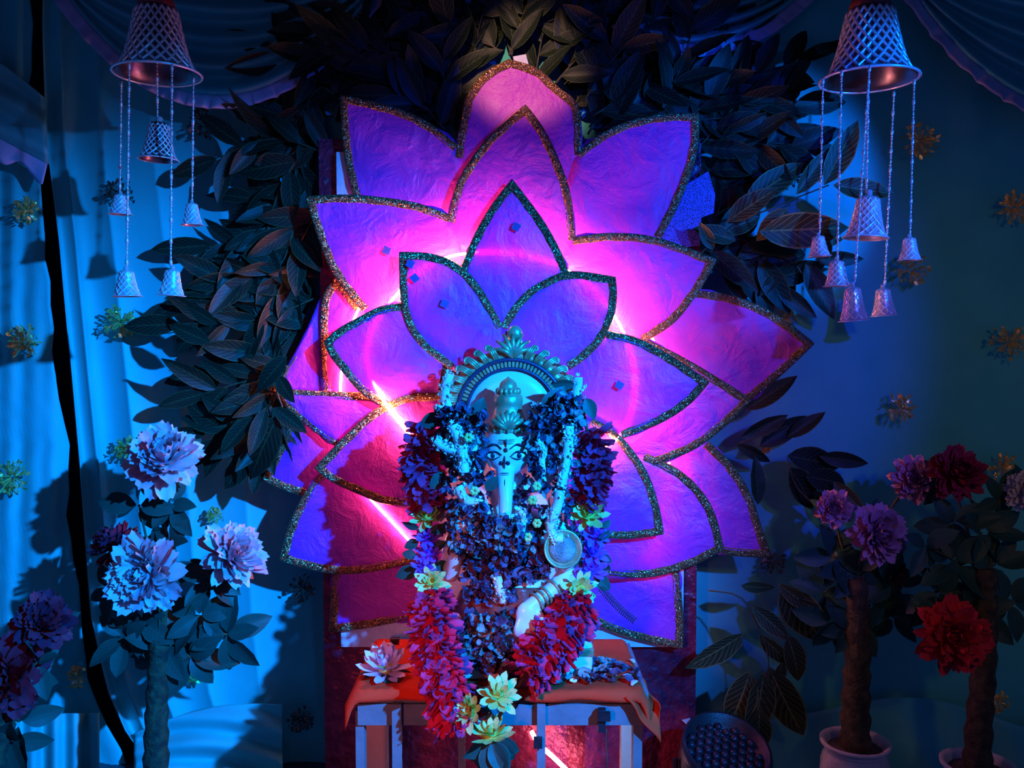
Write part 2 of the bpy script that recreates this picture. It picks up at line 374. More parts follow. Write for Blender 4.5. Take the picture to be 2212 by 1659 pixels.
def swag(name, A, B, top, sag0, sag1, Y, label, nf=9, ruff=True, phase=0.0):
    """festoon hung between pixel columns A and B"""
    root = empty(name, W((A + B) / 2, top, Y), label, 'curtain swag')
    def fn(u, v):
        uu = A + (B - A) * u
        arch = (4 * u * (1 - u)) ** 0.9
        y = top + (sag0 + (sag1 - sag0) * v) * arch + 25 * v
        d = -0.018 * math.sin(v * nf * PI + phase + 0.8 * math.sin(u * 5 + v * 3)) * (0.35 + 0.65 * arch) - 0.05 * v * arch
        return W(uu, y, Y + d)
    mb = MB(); mb.grid(fn, 60, 64); f = mb.build('drape', M_swag, root); solid(f, 0.003)
    if ruff:
        def rf(u, v):
            p = fn(u, 1.0); p2 = fn(min(1, u + 0.01), 1.0); p1 = fn(max(0, u - 0.01), 1.0)
            t = (p2 - p1).normalized(); n = Vector((t.z, 0, -t.x))
            if n.z > 0: n = -n
            k = u * 16
            return p + n * (v * 0.036) + Vector((0, -0.004 - v * (0.010 * abs((k % 1) - 0.5) * 2 + 0.004 * math.sin(u * 170)), 0)) + t * (0.006 * v * math.sin(k * 2 * PI))
        mb = MB(); mb.grid(rf, 240, 4); f = mb.build('ruffle_trim', M_ruffle, root); solid(f, 0.002)
    return root
swag('curtain_swag', 120, 830, -80, 25, 262, 2.42, 'teal festoon with lilac ruffle hanging behind the darker bell mobile')
swag('curtain_swag', 1240, 1765, -80, 20, 150, 2.43, 'festoon half hidden behind the leaves above the big paper lotus', phase=1.0)
swag('curtain_swag', 1955, 2760, -80, 25, 300, 2.41, 'teal festoon with lilac ruffle beside the bright blue bell mobile', phase=0.5)
# tail of a festoon beside the gap
root = empty('curtain_tail', W(20, 240, 2.45), 'short folded drape end with lilac ruffle beside the dark curtain gap', 'curtain swag')
def tail(u, v):
    x = -160 + u * 255; yt = 60 + 150 * u ** 1.5; yb = 215 + 140 * u
    y = yt + (yb - yt) * v
    return W(x + 10 * v * u, y, 2.42 - 0.016 * math.sin(v * 15 + u * 2) * (1.1 - 0.5 * u) - 0.02 * v)
b = MB(); b.grid(tail, 24, 40); o = b.build('drape', M_swag, root); solid(o, 0.003)
def tailr(u, v):
    p = tail(u, 1.0); return p + Vector((-0.012 * v, -0.006 - v * 0.010 * abs(((u * 6) % 1) - 0.5), -0.052 * v * (0.8 + 0.3 * math.sin(u * 21))))
b = MB(); b.grid(tailr, 60, 4); o = b.build('ruffle_trim', M_ruffle, root); solid(o, 0.002)
# cloth bunched along the floor
def bunch(u, v):
    x = 290 + u * 320; yt = 1525 + 60 * (1 - u) ** 2 - 10 * math.sin(u * 3)
    y = yt + v * 230 + u * 40 * v
    return W(x, y, 2.41 - 0.10 * v + 0.016 * math.sin(v * 26 - u * 7) + 0.01 * math.sin(v * 11 + u * 4))
b = MB(); b.grid(bunch, 40, 60); o = b.build('curtain_hem', M_curtain); solid(o, 0.004)
tag(o, 'teal curtain hem bunched in curved folds behind the brightest peony topiary', 'curtain')
def bunch2(u, v):
    x = 1600 + u * 760; yt = 1560 - 45 * math.sin(min(1, u * 1.25) * PI) + 12 * math.sin(u * 9)
    y = yt + v * 330
    return W(x, y, 2.42 - 0.10 * v + 0.012 * math.sin(u * 40 - v * 9) * (0.3 + v) + 0.01 * math.sin(u * 13 - v * 4))
b = MB(); b.grid(bunch2, 90, 30); o = b.build('curtain_hem', M_swag); solid(o, 0.004)
tag(o, 'dark green cloth draped low behind the two white pots', 'curtain')
def skirt(u, v):
    x = -240 + u * 455; y = 1541 + v * 500
    return W(x, y, 2.40 + 0.016 * math.sin(u * 62) + 0.008 * math.sin(u * 27 + 1))
b = MB(); b.grid(skirt, 110, 10); o = b.build('pleated_skirt', M_curtain); solid(o, 0.004)
tag(o, 'pleated teal cloth skirt behind the crimson peonies', 'cloth')

# ------------------------------------------------------------------ wine board, lotus
b = MB()
p0 = W(688, 300, 2.36); p1 = W(1515, 300, 2.36)
def wine(u, v):
    x = p0.x + (p1.x - p0.x) * u; z = p0.z * (1 - v)
    return Vector((x, 2.36 + 0.0015 * math.sin(u * 40 + v * 9), z))
b.grid(wine, 30, 40); b.box(((p0.x + p1.x) / 2, 2.378, p0.z / 2), (p1.x - p0.x, 0.024, p0.z))
o = b.build('backdrop_board', M_wine); tag(o, 'tall board covered in shiny wine red cloth behind the paper lotus', 'board')
YB, YM, YF = 2.322, 2.285, 2.245
lotus = empty('paper_lotus', W(1090, 1395, YB), 'large layered pink paper lotus with golden sequin edges and a glowing ring', 'lotus decoration')
q0 = W(728, 330, 2.345); q1 = W(1474, 1395, 2.345)
b = MB(); b.box(((q0.x + q1.x) / 2, 2.342, (q0.z + q1.z) / 2), (q1.x - q0.x, 0.012, q0.z - q1.z)); o = b.build('backing_sheet', M_back, lotus, False); tag(o, 'white foam sheet behind the petals')
CEN = (1090, 870)
def petal(Lv, Rv, Y, ext=0.35, bulge=0.010, tipf=0.010, trim=True, seed=0):
    """Lv, Rv: visible edges in pixels from base to the shared tip"""
    def extp(p): return (p[0] + (CEN[0] - p[0]) * ext, p[1] + (CEN[1] - p[1]) * ext)
    L = ([extp(Lv[0])] if ext else []) + list(Lv); R = ([extp(Rv[0])] if ext else []) + list(Rv)
    n = 22; m = 12
    Lc = cr(L, n); Rc = cr(R, n)
    def dep(s, t): 
        return Y - bulge * math.sin(PI * t) * math.sin(PI * min(1, s * 0.9 + 0.1)) - tipf * s * s + 0.0025 * math.sin(s * 9 + t * 7 + seed) * (1 - s)
    vs_ = []; fs = []; uv = []
    for i in range(n + 1):
        for j in range(m + 1):
            p = Lc[i].lerp(Rc[i], j / m); vs_.append(W(p.x, p.y, dep(i / n, j / m))); uv.append((i / n, j / m))
    for i in range(n):
        for j in range(m):
            a = i * (m + 1) + j; fs.append((a, a + 1, a + m + 2, a + m + 1))
    o = obj('petal', mesh('petal', vs_, fs, M_paper, uv), lotus); solid(o, 0.0016)
    if trim:
        path = cr(list(Lv), 26)[:-1] + cr(list(reversed(list(Rv))), 26)
        c = Vector((sum(p.x for p in path) / len(path), sum(p.y for p in path) / len(path)))
        K = len(path); tv = []; tf = []; offs = [(-1, 2, 1.5), (1, -3.5, 0), (5, -1.5, 0), (9, -4.5, 0), (13, -1.5, 0), (17, -3.5, 0), (19, 2, 0)]
        for i, p in enumerate(path):
            a = path[max(0, i - 1)]; d_ = path[min(K - 1, i + 1)] - a
            nn = Vector((-d_.y, d_.x)); nn = nn.normalized() if nn.length > 0 else Vector((1, 0))
            if i == 0: ref = nn
            if nn.dot(c - p) < 0: nn = -nn
            if abs(i - 26) < 1: nn = (c - p).normalized() * 1.0
            s = 1 - abs(i - 26) / 26 
            wob = 1 + 0.05 * math.sin(i * 1.3 + seed)
            y0 = Y - tipf * s * s - 0.002
            for (of, dy, _) in offs:
                q = p + nn * (of * 0.92 * wob - 2); tv.append(W(q.x, q.y, y0 + dy * 0.001))
        h = len(offs)
        for i in range(K - 1):
            for k in range(h - 1): tf.append((i * h + k, i * h + k + 1, (i + 1) * h + k + 1, (i + 1) * h + k))
        t = obj('sequin_trim', mesh('sequin_trim', tv, tf, M_trim, None), o)
    return o
# back layer
BACK = [
 ([(985, 340), (998, 262), (1012, 205), (1050, 158), (1100, 130)], [(1255, 335), (1248, 232), (1205, 190), (1160, 150), (1100, 130)]),
 ([(765, 425), (748, 350), (740, 280), (736, 206)], [(988, 315), (930, 270), (870, 240), (800, 220), (736, 206)]),
 ([(1246, 330), (1300, 290), (1360, 263), (1430, 249), (1509, 246)], [(1425, 515), (1455, 460), (1485, 390), (1505, 320), (1509, 246)]),
 ([(1500, 628), (1570, 638), (1640, 662), (1700, 698), (1757, 742)], [(1618, 866), (1660, 832), (1705, 792), (1757, 742)]),
 ([(1530, 955), (1580, 1005), (1620, 1070), (1640, 1130), (1664, 1202)], [(1540, 1192), (1570, 1196), (1610, 1200), (1664, 1202)]),
 ([(1464, 1225), (1470, 1290), (1474, 1340), (1473, 1400)], [(1240, 1325), (1330, 1365), (1400, 1385), (1473, 1400)]),
 ([(900, 1332), (840, 1345), (780, 1356), (713, 1364)], [(722, 1236), (718, 1280), (716, 1320), (713, 1364)]),
 ([(700, 1082), (650, 1068), (610, 1055), (569, 1035)], [(640, 905), (612, 950), (590, 992), (569, 1035)]),
 ([(782, 668), (760, 640), (742, 618), (722, 603)], [(702, 860), (695, 745), (698, 650), (722, 603)]),
]
for k, (L, R) in enumerate(BACK): petal(L, R, YB, seed=k, ext=0.30, bulge=0.006, tipf=0.004)
petal([(705, 850), (670, 846), (635, 842), (598, 838)], [(700, 635), (668, 700), (635, 765), (598, 838)], YB + 0.008, ext=0.1, bulge=0.003, tipf=0, trim=False)
MID = [
 ([(968, 478), (988, 400), (1020, 345), (1060, 295), (1135, 228)], [(1242, 518), (1230, 420), (1205, 345), (1172, 278), (1135, 228)]),
 ([(785, 672), (742, 620), (710, 568), (685, 500), (662, 426)], [(972, 466), (900, 441), (820, 428), (740, 423), (662, 426)]),
 ([(1236, 515), (1310, 506), (1390, 510), (1460, 528), (1546, 561)], [(1392, 738), (1455, 695), (1500, 640), (1525, 600), (1546, 561)]),
 ([(1385, 730), (1460, 766), (1540, 812), (1622, 864)], [(1410, 1005), (1500, 968), (1570, 915), (1622, 864)]),
 ([(726, 962), (680, 930), (632, 890), (578, 838)], [(820, 852), (720, 848), (650, 845), (578, 838)]),
 ([(900, 1212), (830, 1228), (750, 1238), (680, 1230), (606, 1209)], [(700, 1012), (655, 1075), (625, 1140), (606, 1209)]),
 ([(1395, 980), (1470, 1020), (1520, 1070), (1545, 1120), (1562, 1187)], [(1290, 1240), (1400, 1245), (1490, 1222), (1562, 1187)]),
]
for k, (L, R) in enumerate(MID): petal(L, R, YM, seed=k + 20, ext=0.34, bulge=0.008, tipf=0.006)
FRONT = [
 ([(996, 580), (1025, 512), (1060, 450), (1106, 389)], [(1228, 592), (1208, 542), (1170, 475), (1106, 389)]),
 ([(975, 797), (920, 757), (885, 712), (868, 655), (864, 546)], [(1085, 705), (1058, 655), (1028, 610), (985, 570), (930, 550), (864, 546)]),
 ([(1083, 705), (1105, 668), (1142, 627), (1190, 600), (1240, 588), (1328, 600)], [(1232, 796), (1265, 772), (1300, 735), (1322, 690), (1330, 645), (1328, 600)]),
 ([(832, 880), (780, 846), (740, 800), (714, 766), (702, 738)], [(872, 655), (820, 665), (775, 688), (735, 710), (702, 738)]),
 ([(1312, 716), (1370, 730), (1420, 754), (1470, 784), (1530, 826)], [(1345, 945), (1430, 910), (1490, 870), (1530, 826)]),
 ([(895, 1092), (830, 1086), (780, 1067), (720, 1040), (681, 1011)], [(955, 850), (880, 855), (830, 876), (790, 902), (740, 950), (681, 1011)]),
 ([(1280, 905), (1330, 935), (1370, 980), (1400, 1030), (1420, 1090), (1432, 1152)], [(1300, 1158), (1340, 1162), (1380, 1160), (1432, 1152)]),
]
for k, (L, R) in enumerate(FRONT):
    petal(L, R, YF - (0.003 if k in (1, 2) else 0.0), seed=k + 40, ext=0.42, bulge=0.008, tipf=0.004)
for (x, y) in ((835, 541), (886, 570), (896, 601), (960, 656), (1115, 490), (1338, 832)):
    Yq = YM - 0.022 if y == 541 else YF - 0.022
    a = random.uniform(0, 0.9); s = S(8, Yq); c = W(x, y, Yq)
    b = MB(); b.box((0, 0, 0), (2 * s, 0.001, 2 * s), Matrix.Translation(c) @ Matrix.Rotation(a, 4, 'Y')); b.build('square_sticker', M_sticker, lotus, False)
b = MB(); cc = W(1092, 770, YF + 0.0035); rr_ = S(205, YF)
b.lathe([(0, 0), (rr_ * 0.5, 0), (rr_, 0), (rr_, 0.003), (0, 0.003)], 48, Matrix.Translation(cc) @ Matrix.Rotation(-PI / 2, 4, 'X')); b.build('light_block_card', M_bark, lotus, False)  # unseen dark card, added to keep strip light off the central petals
# crescents of the LED strip, fixed between the layers
def ring(pts, Y, r, mat, label):
    path = [W(p.x, p.y, Y + p.z / 1000.0) for p in cr([(q[0], q[1], q[2] if len(q) > 2 else 0) for q in pts], 110)]
    b = MB(); b.tube(path, r, 6); o = b.build('led_strip', mat); tag(o, label, 'led strip'); return o
ring([(905, 968, -27), (868, 918, -26), (838, 880, -18), (798, 800), (802, 720), (850, 645), (905, 588), (965, 556), (1040, 545), (1120, 549), (1215, 578), (1290, 635), (1345, 715), (1369, 800), (1366, 880), (1338, 940, 0), (1318, 958, -18), (1285, 975, -24)], YF + 0.001, 0.0034, M_led, 'pink glowing led strip ringed behind the innermost paper petals')
ring([(895, 1180, -36), (840, 1120, -35), (795, 1070, -34), (755, 1000, 0), (738, 900), (738, 800), (765, 690), (820, 590), (900, 510), (985, 468), (1090, 450), (1190, 478), (1260, 530), (1340, 615), (1405, 720), (1440, 840), (1446, 960), (1438, 1060), (1420, 1150), (1395, 1215)], 2.303, 0.003, M_led2, 'fainter outer led strip running behind the middle paper petals')
ring([(1148, 1580), (1165, 1608), (1200, 1640), (1250, 1690)], 2.30, 0.006, M_led3, 'white pink led strip slanting under the table')
# little patch and net pieces
m, nt, bs, out = nodes('blue_net'); tc = N(nt, 'ShaderNodeTexCoord'); vo = N(nt, 'ShaderNodeTexVoronoi', Scale=180.0); vo.feature = 'DISTANCE_TO_EDGE'
nt.links.new(tc.outputs['Object'], vo.inputs['Vector']); lt = N(nt, 'ShaderNodeMath', operation='LESS_THAN'); lt.inputs[1].default_value = 0.2
nt.links.new(vo.outputs['Distance'], lt.inputs[0]); mx = N(nt, 'ShaderNodeMix', data_type='RGBA'); mx.inputs['A'].default_value = (0.02, 0.02, 0.10, 1); mx.inputs['B'].default_value = (0.10, 0.12, 0.6, 1)
nt.links.new(lt.outputs[0], mx.inputs['Factor']); nt.links.new(mx.outputs['Result'], bs.inputs['Base Color']); M_net = m
def patch(name, pts, Y, mat, label, cat):
    vs_ = [W(x, y, Y) for x, y in pts]; n = len(vs_)
    vs_ += [v + Vector((0, 0.004, 0)) for v in vs_]
    fs = [tuple(range(n)), tuple(range(2 * n - 1, n - 1, -1))] + [(i, i + n, (i + 1) % n + n, (i + 1) % n) for i in range(n)]
    o = obj(name, mesh(name, vs_, fs, mat, None, False)); tag(o, label, cat); return o
patch('net_cloth', [(1425, 520), (1480, 400), (1530, 370), (1545, 420), (1542, 460), (1515, 470), (1512, 530), (1470, 535)], 2.335, M_net, 'bright blue honeycomb net cloth between lotus and leaves', 'net')
patch('tape_piece', [(1108, 122), (1136, 117), (1142, 140), (1112, 138)], 2.33, M_back, 'small pale tape piece above the top lotus petal', 'tape')
patch('paper_scrap', [(1473, 1556), (1490, 1552), (1512, 1566), (1512, 1574), (1490, 1572)], 2.352, M_scrap, 'pale leaf-shaped scrap stuck on the wine board', 'scrap')

# ------------------------------------------------------------------ table
TZ = 0.45; TX = 0.0
tl = W(815, 1395, 2.18); TXC = (W(815, 1395, 2.18).x + W(1385, 1395, 2.18).x) / 2; TW = 0.60
TYF, TYB = 1.865, 2.185
table = empty('altar_table', (TXC, 2.02, 0), 'small low wooden table with pale painted apron under the orange cloth', 'table')
b = MB(); b.box((TXC, (TYF + TYB) / 2, TZ - 0.016), (TW, TYB - TYF - 0.01, 0.022)); b.build('tabletop', M_paint, table, False)
za, zb = W(1100, 1545, TYF).z, W(1100, 1588, TYF).z
ah = 0.046; az = TZ - 0.027 - ah / 2 - 0.004
xl, xr = W(772, 1560, TYF).x, W(1388, 1560, TYF).x
b = MB(); b.box(((xl + xr) / 2, TYF + 0.014, az), (xr - xl, 0.018, ah)); b.build('apron', M_paint, table, False)
b = MB(); b.box(((xl + xr) / 2, TYB - 0.02, az), (xr - xl, 0.018, ah)); b.build('apron', M_paint, table, False)
for xx in (xl + 0.012, xr - 0.012):
    b = MB(); b.box((xx, (TYF + TYB) / 2, az), (0.018, TYB - TYF - 0.07, ah)); b.build('apron', M_paint, table, False)
for (pa, pb, yy, mm) in ((771, 789, TYF + 0.03, M_paint), (1366, 1385, TYF + 0.03, M_paint)):
    x0, x1 = W(pa, 1600, yy).x, W(pb, 1600, yy).x
    b = MB(); b.box(((x0 + x1) / 2, yy, 0.2), (x1 - x0, 0.03, 0.40)); b.build('leg', mm, table, False)
for (pa, pb, yy, mm) in ((790, 838, TYB - 0.04, M_wood), (1340, 1366, TYB - 0.04, M_wood)):
    x0, x1 = W(pa, 1600, yy).x, W(pb, 1600, yy).x
    b = MB(); b.box(((x0 + x1) / 2, yy, 0.2), (x1 - x0, 0.03, 0.40)); b.build('leg', mm, table, False)
for (pa, pb) in ((848, 868), (990, 1005), (1160, 1178)):
    yy = TYF - 0.004; x0, x1 = W(pa, 1600, yy).x, W(pb, 1600, yy).x
    b = MB(); b.box(((x0 + x1) / 2, yy, 0.213), (x1 - x0, 0.014, 0.425)); b.build('upright', M_paint, table, False)
# cloth
cxl, cxr = W(740, 1520, TYF - 0.01).x, W(1412, 1520, TYF - 0.01).x
def cloth(u, v):
    x = cxl + (cxr - cxl) * u; yy = TYB - 0.004 + (TYF - 0.03 - TYB) * v
    drop = 0; 
    if v > 0.93: drop = (v - 0.93) / 0.07 * 0.020; yy = TYF - 0.014 - 0.003 * math.sin(u * 30)
    e = min(u, 1 - u)
    if e < 0.035: drop += (0.035 - e) / 0.035 * 0.030; x += (-1 if u < 0.5 else 1) * -0.4 * (0.035 - e) * (cxr - cxl) * 0.6
    if v > 0.93 and e < 0.05: drop += 0.035 * (0.05 - e) / 0.05
    drop += 0.002 * math.sin(u * 23 + v * 6) * (1 if v > 0.93 else 0)
    return Vector((x, yy, TZ + 0.004 + 0.0012 * noise.noise(Vector((u * 14, v * 9, 0))) - drop))
b = MB(); b.grid(cloth, 70, 40); 
def flap(u, v):
    # the loose corner that hangs down beside the table
    x = cxr - 0.012 + 0.004 * math.sin(v * 9) + 0.024 * v; yy = TYF - 0.014 + (1 - u) * 0.11 * (1 - v) + 0.01 * math.sin(u * 5)
    return Vector((x - 0.05 * u * (1 - v) , yy, TZ - 0.004 - 0.10 * v * (0.25 + 0.75 * u)))
b.grid(flap, 10, 12)
o = b.build('table_cloth', M_cloth); solid(o, 0.002)
tag(o, 'orange red cloth spread over the small altar table', 'table cloth')
# right corner of cloth hanging down
# ------------------------------------------------------------------ flower parts
def spoon(name, mat, cup=0.25, side=0.5, ruf=0.05, wid=0.42, tip='round', nl=6, nw=4):
    vs_ = []; fs = []; uv = []
    for i in range(nl + 1):
        s = i / nl
        if tip == 'round': hw = wid * (0.22 + 0.78 * math.sin(PI * min(0.72, s * 0.72) ** 0.9)) * (1.0 if s < 0.99 else 0.78)
        else: hw = wid * (0.25 + 1.0 * s) * (1 - s) ** 0.55 * 1.35 + 0.005
        for j in range(nw + 1):
            t = j / nw * 2 - 1; x = hw * t
            z = cup * s * s + side * x * x + ruf * math.sin(t * 5.2 + s * 3) * s
            y = s - (0.08 * t * t * s if tip == 'round' else 0) + (0.04 * math.cos(t * 7) * s if ruf > 0.03 else 0)
            vs_.append((x, y, z)); uv.append((s, j / nw))
    for i in range(nl):
        for j in range(nw):
            a = i * (nw + 1) + j; fs.append((a, a + 1, a + nw + 2, a + nw + 1))
    return mesh(name, vs_, fs, mat, uv)
def petal_set(mat, **kw): return [spoon('petal', mat, cup=c_, wid=w_, ruf=0.07, side=1.2, **kw) for c_, w_ in ((0.02, 0.20), (0.18, 0.25), (0.34, 0.22))]
PEONY = [(14, -8, 1.0, -0.08), (15, 12, 1.0, 0.0), (14, 28, 0.92, 0.04), (13, 44, 0.84, 0.06), (11, 60, 0.74, 0.06), (8, 76, 0.62, 0.05)]
POINTY = [(9, 8, 1.0, 0.0), (8, 30, 0.85, 0.03), (6, 52, 0.66, 0.05), (4, 72, 0.45, 0.05)]
def bloom(name, parent, c, n, r, meshes, plan, core_mat, rnd=0.22, label=None, meshes2=None):
    """a flower: a core mesh and every petal a child of it"""
    q = Vector(n).normalized().to_track_quat('Z', 'Y').to_matrix().to_4x4()
    Mf = Matrix.Translation(c) @ q @ Matrix.Rotation(random.uniform(0, 6.28), 4, 'Z')
    mb = MB(); mb.ball((0, 0, 0.02 * r), (0.30 * r, 0.30 * r, 0.30 * r), 8, 6)
    core = mb.build(name, core_mat, parent, True, Mf)
    if label: core['label'] = label
    for ri, (k, el, sz, h) in enumerate(plan):
        for i in range(k):
            a = 2 * PI * (i + 0.5 * (ri % 2)) / k + random.uniform(-rnd, rnd)
            e = math.radians(el + random.uniform(-10, 10)); s = r * sz * random.uniform(0.85, 1.1)
            ms = meshes2 if (meshes2 and random.random() < 0.4) else meshes
            M = Mf @ Matrix.Rotation(a, 4, 'Z') @ Matrix.Translation((0, 0.06 * r, h * r)) @ Matrix.Rotation(e, 4, 'X') @ Matrix.Rotation(random.uniform(-0.25, 0.25), 4, 'Y') @ Matrix.Diagonal((s, s, s, 1))
            obj('petal', random.choice(ms), core, M)
    return core
P_pale = petal_set(M_palepink); P_rose = petal_set(M_rose); P_crim = petal_set(M_crimson); P_dark = petal_set(M_darkred)
P_lil = petal_set(M_lilacp); P_wh = petal_set(M_palewh)
P_yel = [spoon('petal', M_yellow, cup=c_, ruf=0.0, wid=0.26, tip='point') for c_ in (0.1, 0.3)]
P_vio = [spoon('petal', M_violet, cup=c_, ruf=0.02, wid=0.26, tip='point') for c_ in (0.1, 0.3)]
P_lot = [spoon('petal', M_lotusb, cup=c_, ruf=0.0, wid=0.24, tip='point') for c_ in (0.15, 0.3)]
P_mag = [spoon('petal', M_magenta, cup=c_, ruf=0.10, side=0.9, wid=0.36, tip='round', nl=4) for c_ in (0.1, 0.3, 0.5)]

# leaves: local X along the leaf, unit length
def leafmesh(mat, wid=0.19, bend=0.12, foldz=0.25, tw=0.0, nl=8):
    vs_ = []; fs = []; uv = []
    for i in range(nl + 1):
        s = i / nl; hw = wid * math.sin(PI * min(1, s ** 0.85)) ** 0.8 if 0 < s < 1 else 0.004
        for j in range(5):
            t = j / 2 - 1; y = hw * t
            z = foldz * abs(y) - bend * s * s + 0.012 * math.sin(s * 18) * abs(t) + tw * y * s
            vs_.append((s, y, z)); uv.append((s, j / 4))
    for i in range(nl):
        for j in range(4): a = i * 5 + j; fs.append((a, a + 5, a + 6, a + 1))
    return mesh('leaf', vs_, fs, mat, uv)
L_dark = [leafmesh(M_leaf, 0.18, 0.1, 0.3), leafmesh(M_leaf, 0.20, 0.25, 0.2, 0.5), leafmesh(M_leaf, 0.16, -0.05, 0.4, -0.5)]
L_olive = [leafmesh(M_leaf2, 0.18, 0.1, 0.3), leafmesh(M_leaf2, 0.2, 0.22, 0.2, 0.5), leafmesh(M_leaf2, 0.17, -0.05, 0.4, -0.4)]
L_bush = [leafmesh(M_bushleaf, 0.24, 0.15, 0.3), leafmesh(M_bushleaf, 0.26, 0.3, 0.2, 0.4), leafmesh(M_bushleaf, 0.22, 0.0, 0.4, -0.4)]
def leaf_at(parent, base, tip, meshes, wscale=1.0, facing=None, tilt=0.5):
    d = tip - base; L = d.length
    n = facing if facing is not None else Vector((random.uniform(-tilt, tilt), -1, random.uniform(-tilt, tilt)))
    if abs(d.normalized().dot(n.normalized())) > 0.95: n = Vector((0.3, -0.4, 1))
    return obj('leaf', random.choice(meshes), parent, frame(d, n, base, L, L * wscale, L))

# ------------------------------------------------------------------ potted peony topiaries
def topiary(label, base, trunk_pts, tr, flowers, clusters, Y, pot=None, seed=0):
    random.seed(seed)
    root = empty('peony_topiary', base, label, 'artificial plant')
    path = cr([tuple(p) for p in trunk_pts], 26)
    b = MB(); b.tube(path, [tr * (1.0 + 0.10 * math.sin(i * 2.1)) * (1.15 - 0.4 * i / 26) for i in range(27)], 12); b.build('trunk', M_bark, root)
    top = path[-1]
    for (fx, fy, fr, nrm, ms, cm, m2, fl) in flowers:
        dy = fl if fl is not None else 0
        c = W(fx, fy, Y + dy); n = Vector(nrm).normalized(); r = S(fr, Y)
        b = MB(); b.tube(cr([tuple(top + Vector((0, 0, -0.05))), tuple((top + c) / 2 + Vector((0, 0.03, 0.0))), tuple(c - n * r * 0.2)], 10), 0.0035, 6); b.build('branch', M_stem, root)
        bloom('peony', root, c, n, r * 0.95, ms, PEONY, cm, meshes2=m2)
        for k in range(4):
            a = random.uniform(0, 2 * PI); side = Vector((math.cos(a), 0.3, math.sin(a)))
            leaf_at(root, c - n * r * 0.4, c - n * r * 0.5 + side * r * random.uniform(0.9, 1.25), L_bush, 1.1)
    for (x, y, n_, spread, ln) in clusters:
        c = W(x, y, Y + 0.02)
        b = MB(); b.tube(cr([tuple(top + Vector((0, 0, -0.06))), tuple((top + c) / 2 + Vector((0, 0.02, -0.01))), tuple(c)], 8), 0.003, 5); b.build('branch', M_stem, root)
        for k in range(n_):
            a = 2 * PI * k / n_ + random.uniform(-0.5, 0.5)
            d = Vector((math.cos(a), random.uniform(-0.7, 0.4), math.sin(a) - 0.15)).normalized()
            st = c + d * S(spread, Y) * random.uniform(0.0, 0.5)
            leaf_at(root, st, st + d * S(ln, Y) * random.uniform(0.8, 1.2), L_bush, 1.1, Vector((random.uniform(-0.6, 0.6), -1, random.uniform(0, 0.9))))
    if pot:
        rim, hh = pot
        prof = [(0.0, 0.0), (rim * 0.66, 0.0), (rim * 0.70, 0.012), (rim * 0.86, hh * 0.25), (rim * 0.95, hh * 0.5), (rim * 0.93, hh * 0.70), (rim * 0.82, hh * 0.86), (rim * 0.84, hh * 0.9), (rim * 0.98, hh * 0.95), (rim, hh), (rim * 0.94, hh * 1.01), (rim * 0.82, hh * 0.97), (rim * 0.76, hh * 0.86)]
        mb = MB(); n = 60; vs_ = []; fs = []
        for i, (r, z) in enumerate(prof):
            for k in range(n):
                th = 2 * PI * k / n; rr = r * (1 + (0.030 * (0.5 + 0.5 * math.cos(20 * th)) if 2 <= i <= 5 else 0))
                vs_.append((base[0] + rr * math.cos(th), base[1] + rr * math.sin(th), z))
        for i in range(len(prof) - 1):
            for k in range(n): fs.append((i * n + k, i * n + (k + 1) % n, (i + 1) * n + (k + 1) % n, (i + 1) * n + k))
        mb.add(vs_, fs); po = mb.build('pot', M_pot, root)
        mb = MB(); mb.lathe([(0.0, hh * 0.90), (rim * 0.4, hh * 0.9), (rim * 0.79, hh * 0.88)], 30, Matrix.Translation((base[0], base[1], 0))); mb.build('soil', M_soil, po)
        mb = MB(); mb.lathe([(rim * 0.84, hh * 0.86), (rim * 0.87, hh * 0.88), (rim * 0.84, hh * 0.9)], 40, Matrix.Translation((base[0], base[1], 0))); mb.build('rope_band', M_pot, po)
    return root
YT = 2.10
bx = W(338, 1600, YT).x
topiary('pale pink peony topiary with three large blooms in cyan light', Vector((bx, YT, 0)), [(bx - 0.005, YT, 0.015), (bx, YT, 0.25), W(342, 1440, YT), W(345, 1380, YT)], S(27, YT),
    [(352, 995, 84, (0.35, -0.75, 0.65), P_pale, M_rose, P_rose, 0.0), (318, 1240, 88, (-0.1, -1, 0.25), P_pale, M_palepink, P_rose, -0.05), (500, 1200, 76, (0.75, -0.55, 0.5), P_pale, M_rose, P_rose, 0.0),
     (250, 1180, 60, (-0.5, -0.2, 0.7), P_dark, M_darkred, None, 0.06)],
    [(370, 1090, 7, 20, 75), (300, 1090, 5, 20, 80), (300, 1340, 8, 30, 85), (270, 1380, 6, 25, 80), (430, 1330, 8, 30, 85), (490, 1370, 7, 20, 85), (350, 1390, 7, 25, 90), (410, 1420, 6, 15, 90), (460, 1250, 6, 20, 75), (240, 1270, 5, 15, 70), (370, 1170, 5, 15, 70)], YT, (0.09, 0.12), 3)
YT = 1.95
bx = W(20, 1600, YT).x
topiary('crimson peony topiary in front of the pleated cloth skirt', Vector((bx - 0.03, YT, 0)), [(bx - 0.03, YT, 0.015), (bx - 0.03, YT, 0.25), W(5, 1560, YT), W(10, 1500, YT)], S(25, YT),
    [(92, 1345, 68, (0.55, -0.6, 0.45), P_crim, M_crimson, P_dark, 0.05), (8, 1465, 92, (0.2, -1, 0.2), P_crim, M_crimson, None, 0.0)],
    [(40, 1560, 6, 20, 95), (80, 1430, 4, 20, 70), (20, 1600, 5, 20, 90)], YT, (0.09, 0.12), 5)
YT = 2.24; pb = W(1847, 1605, YT)
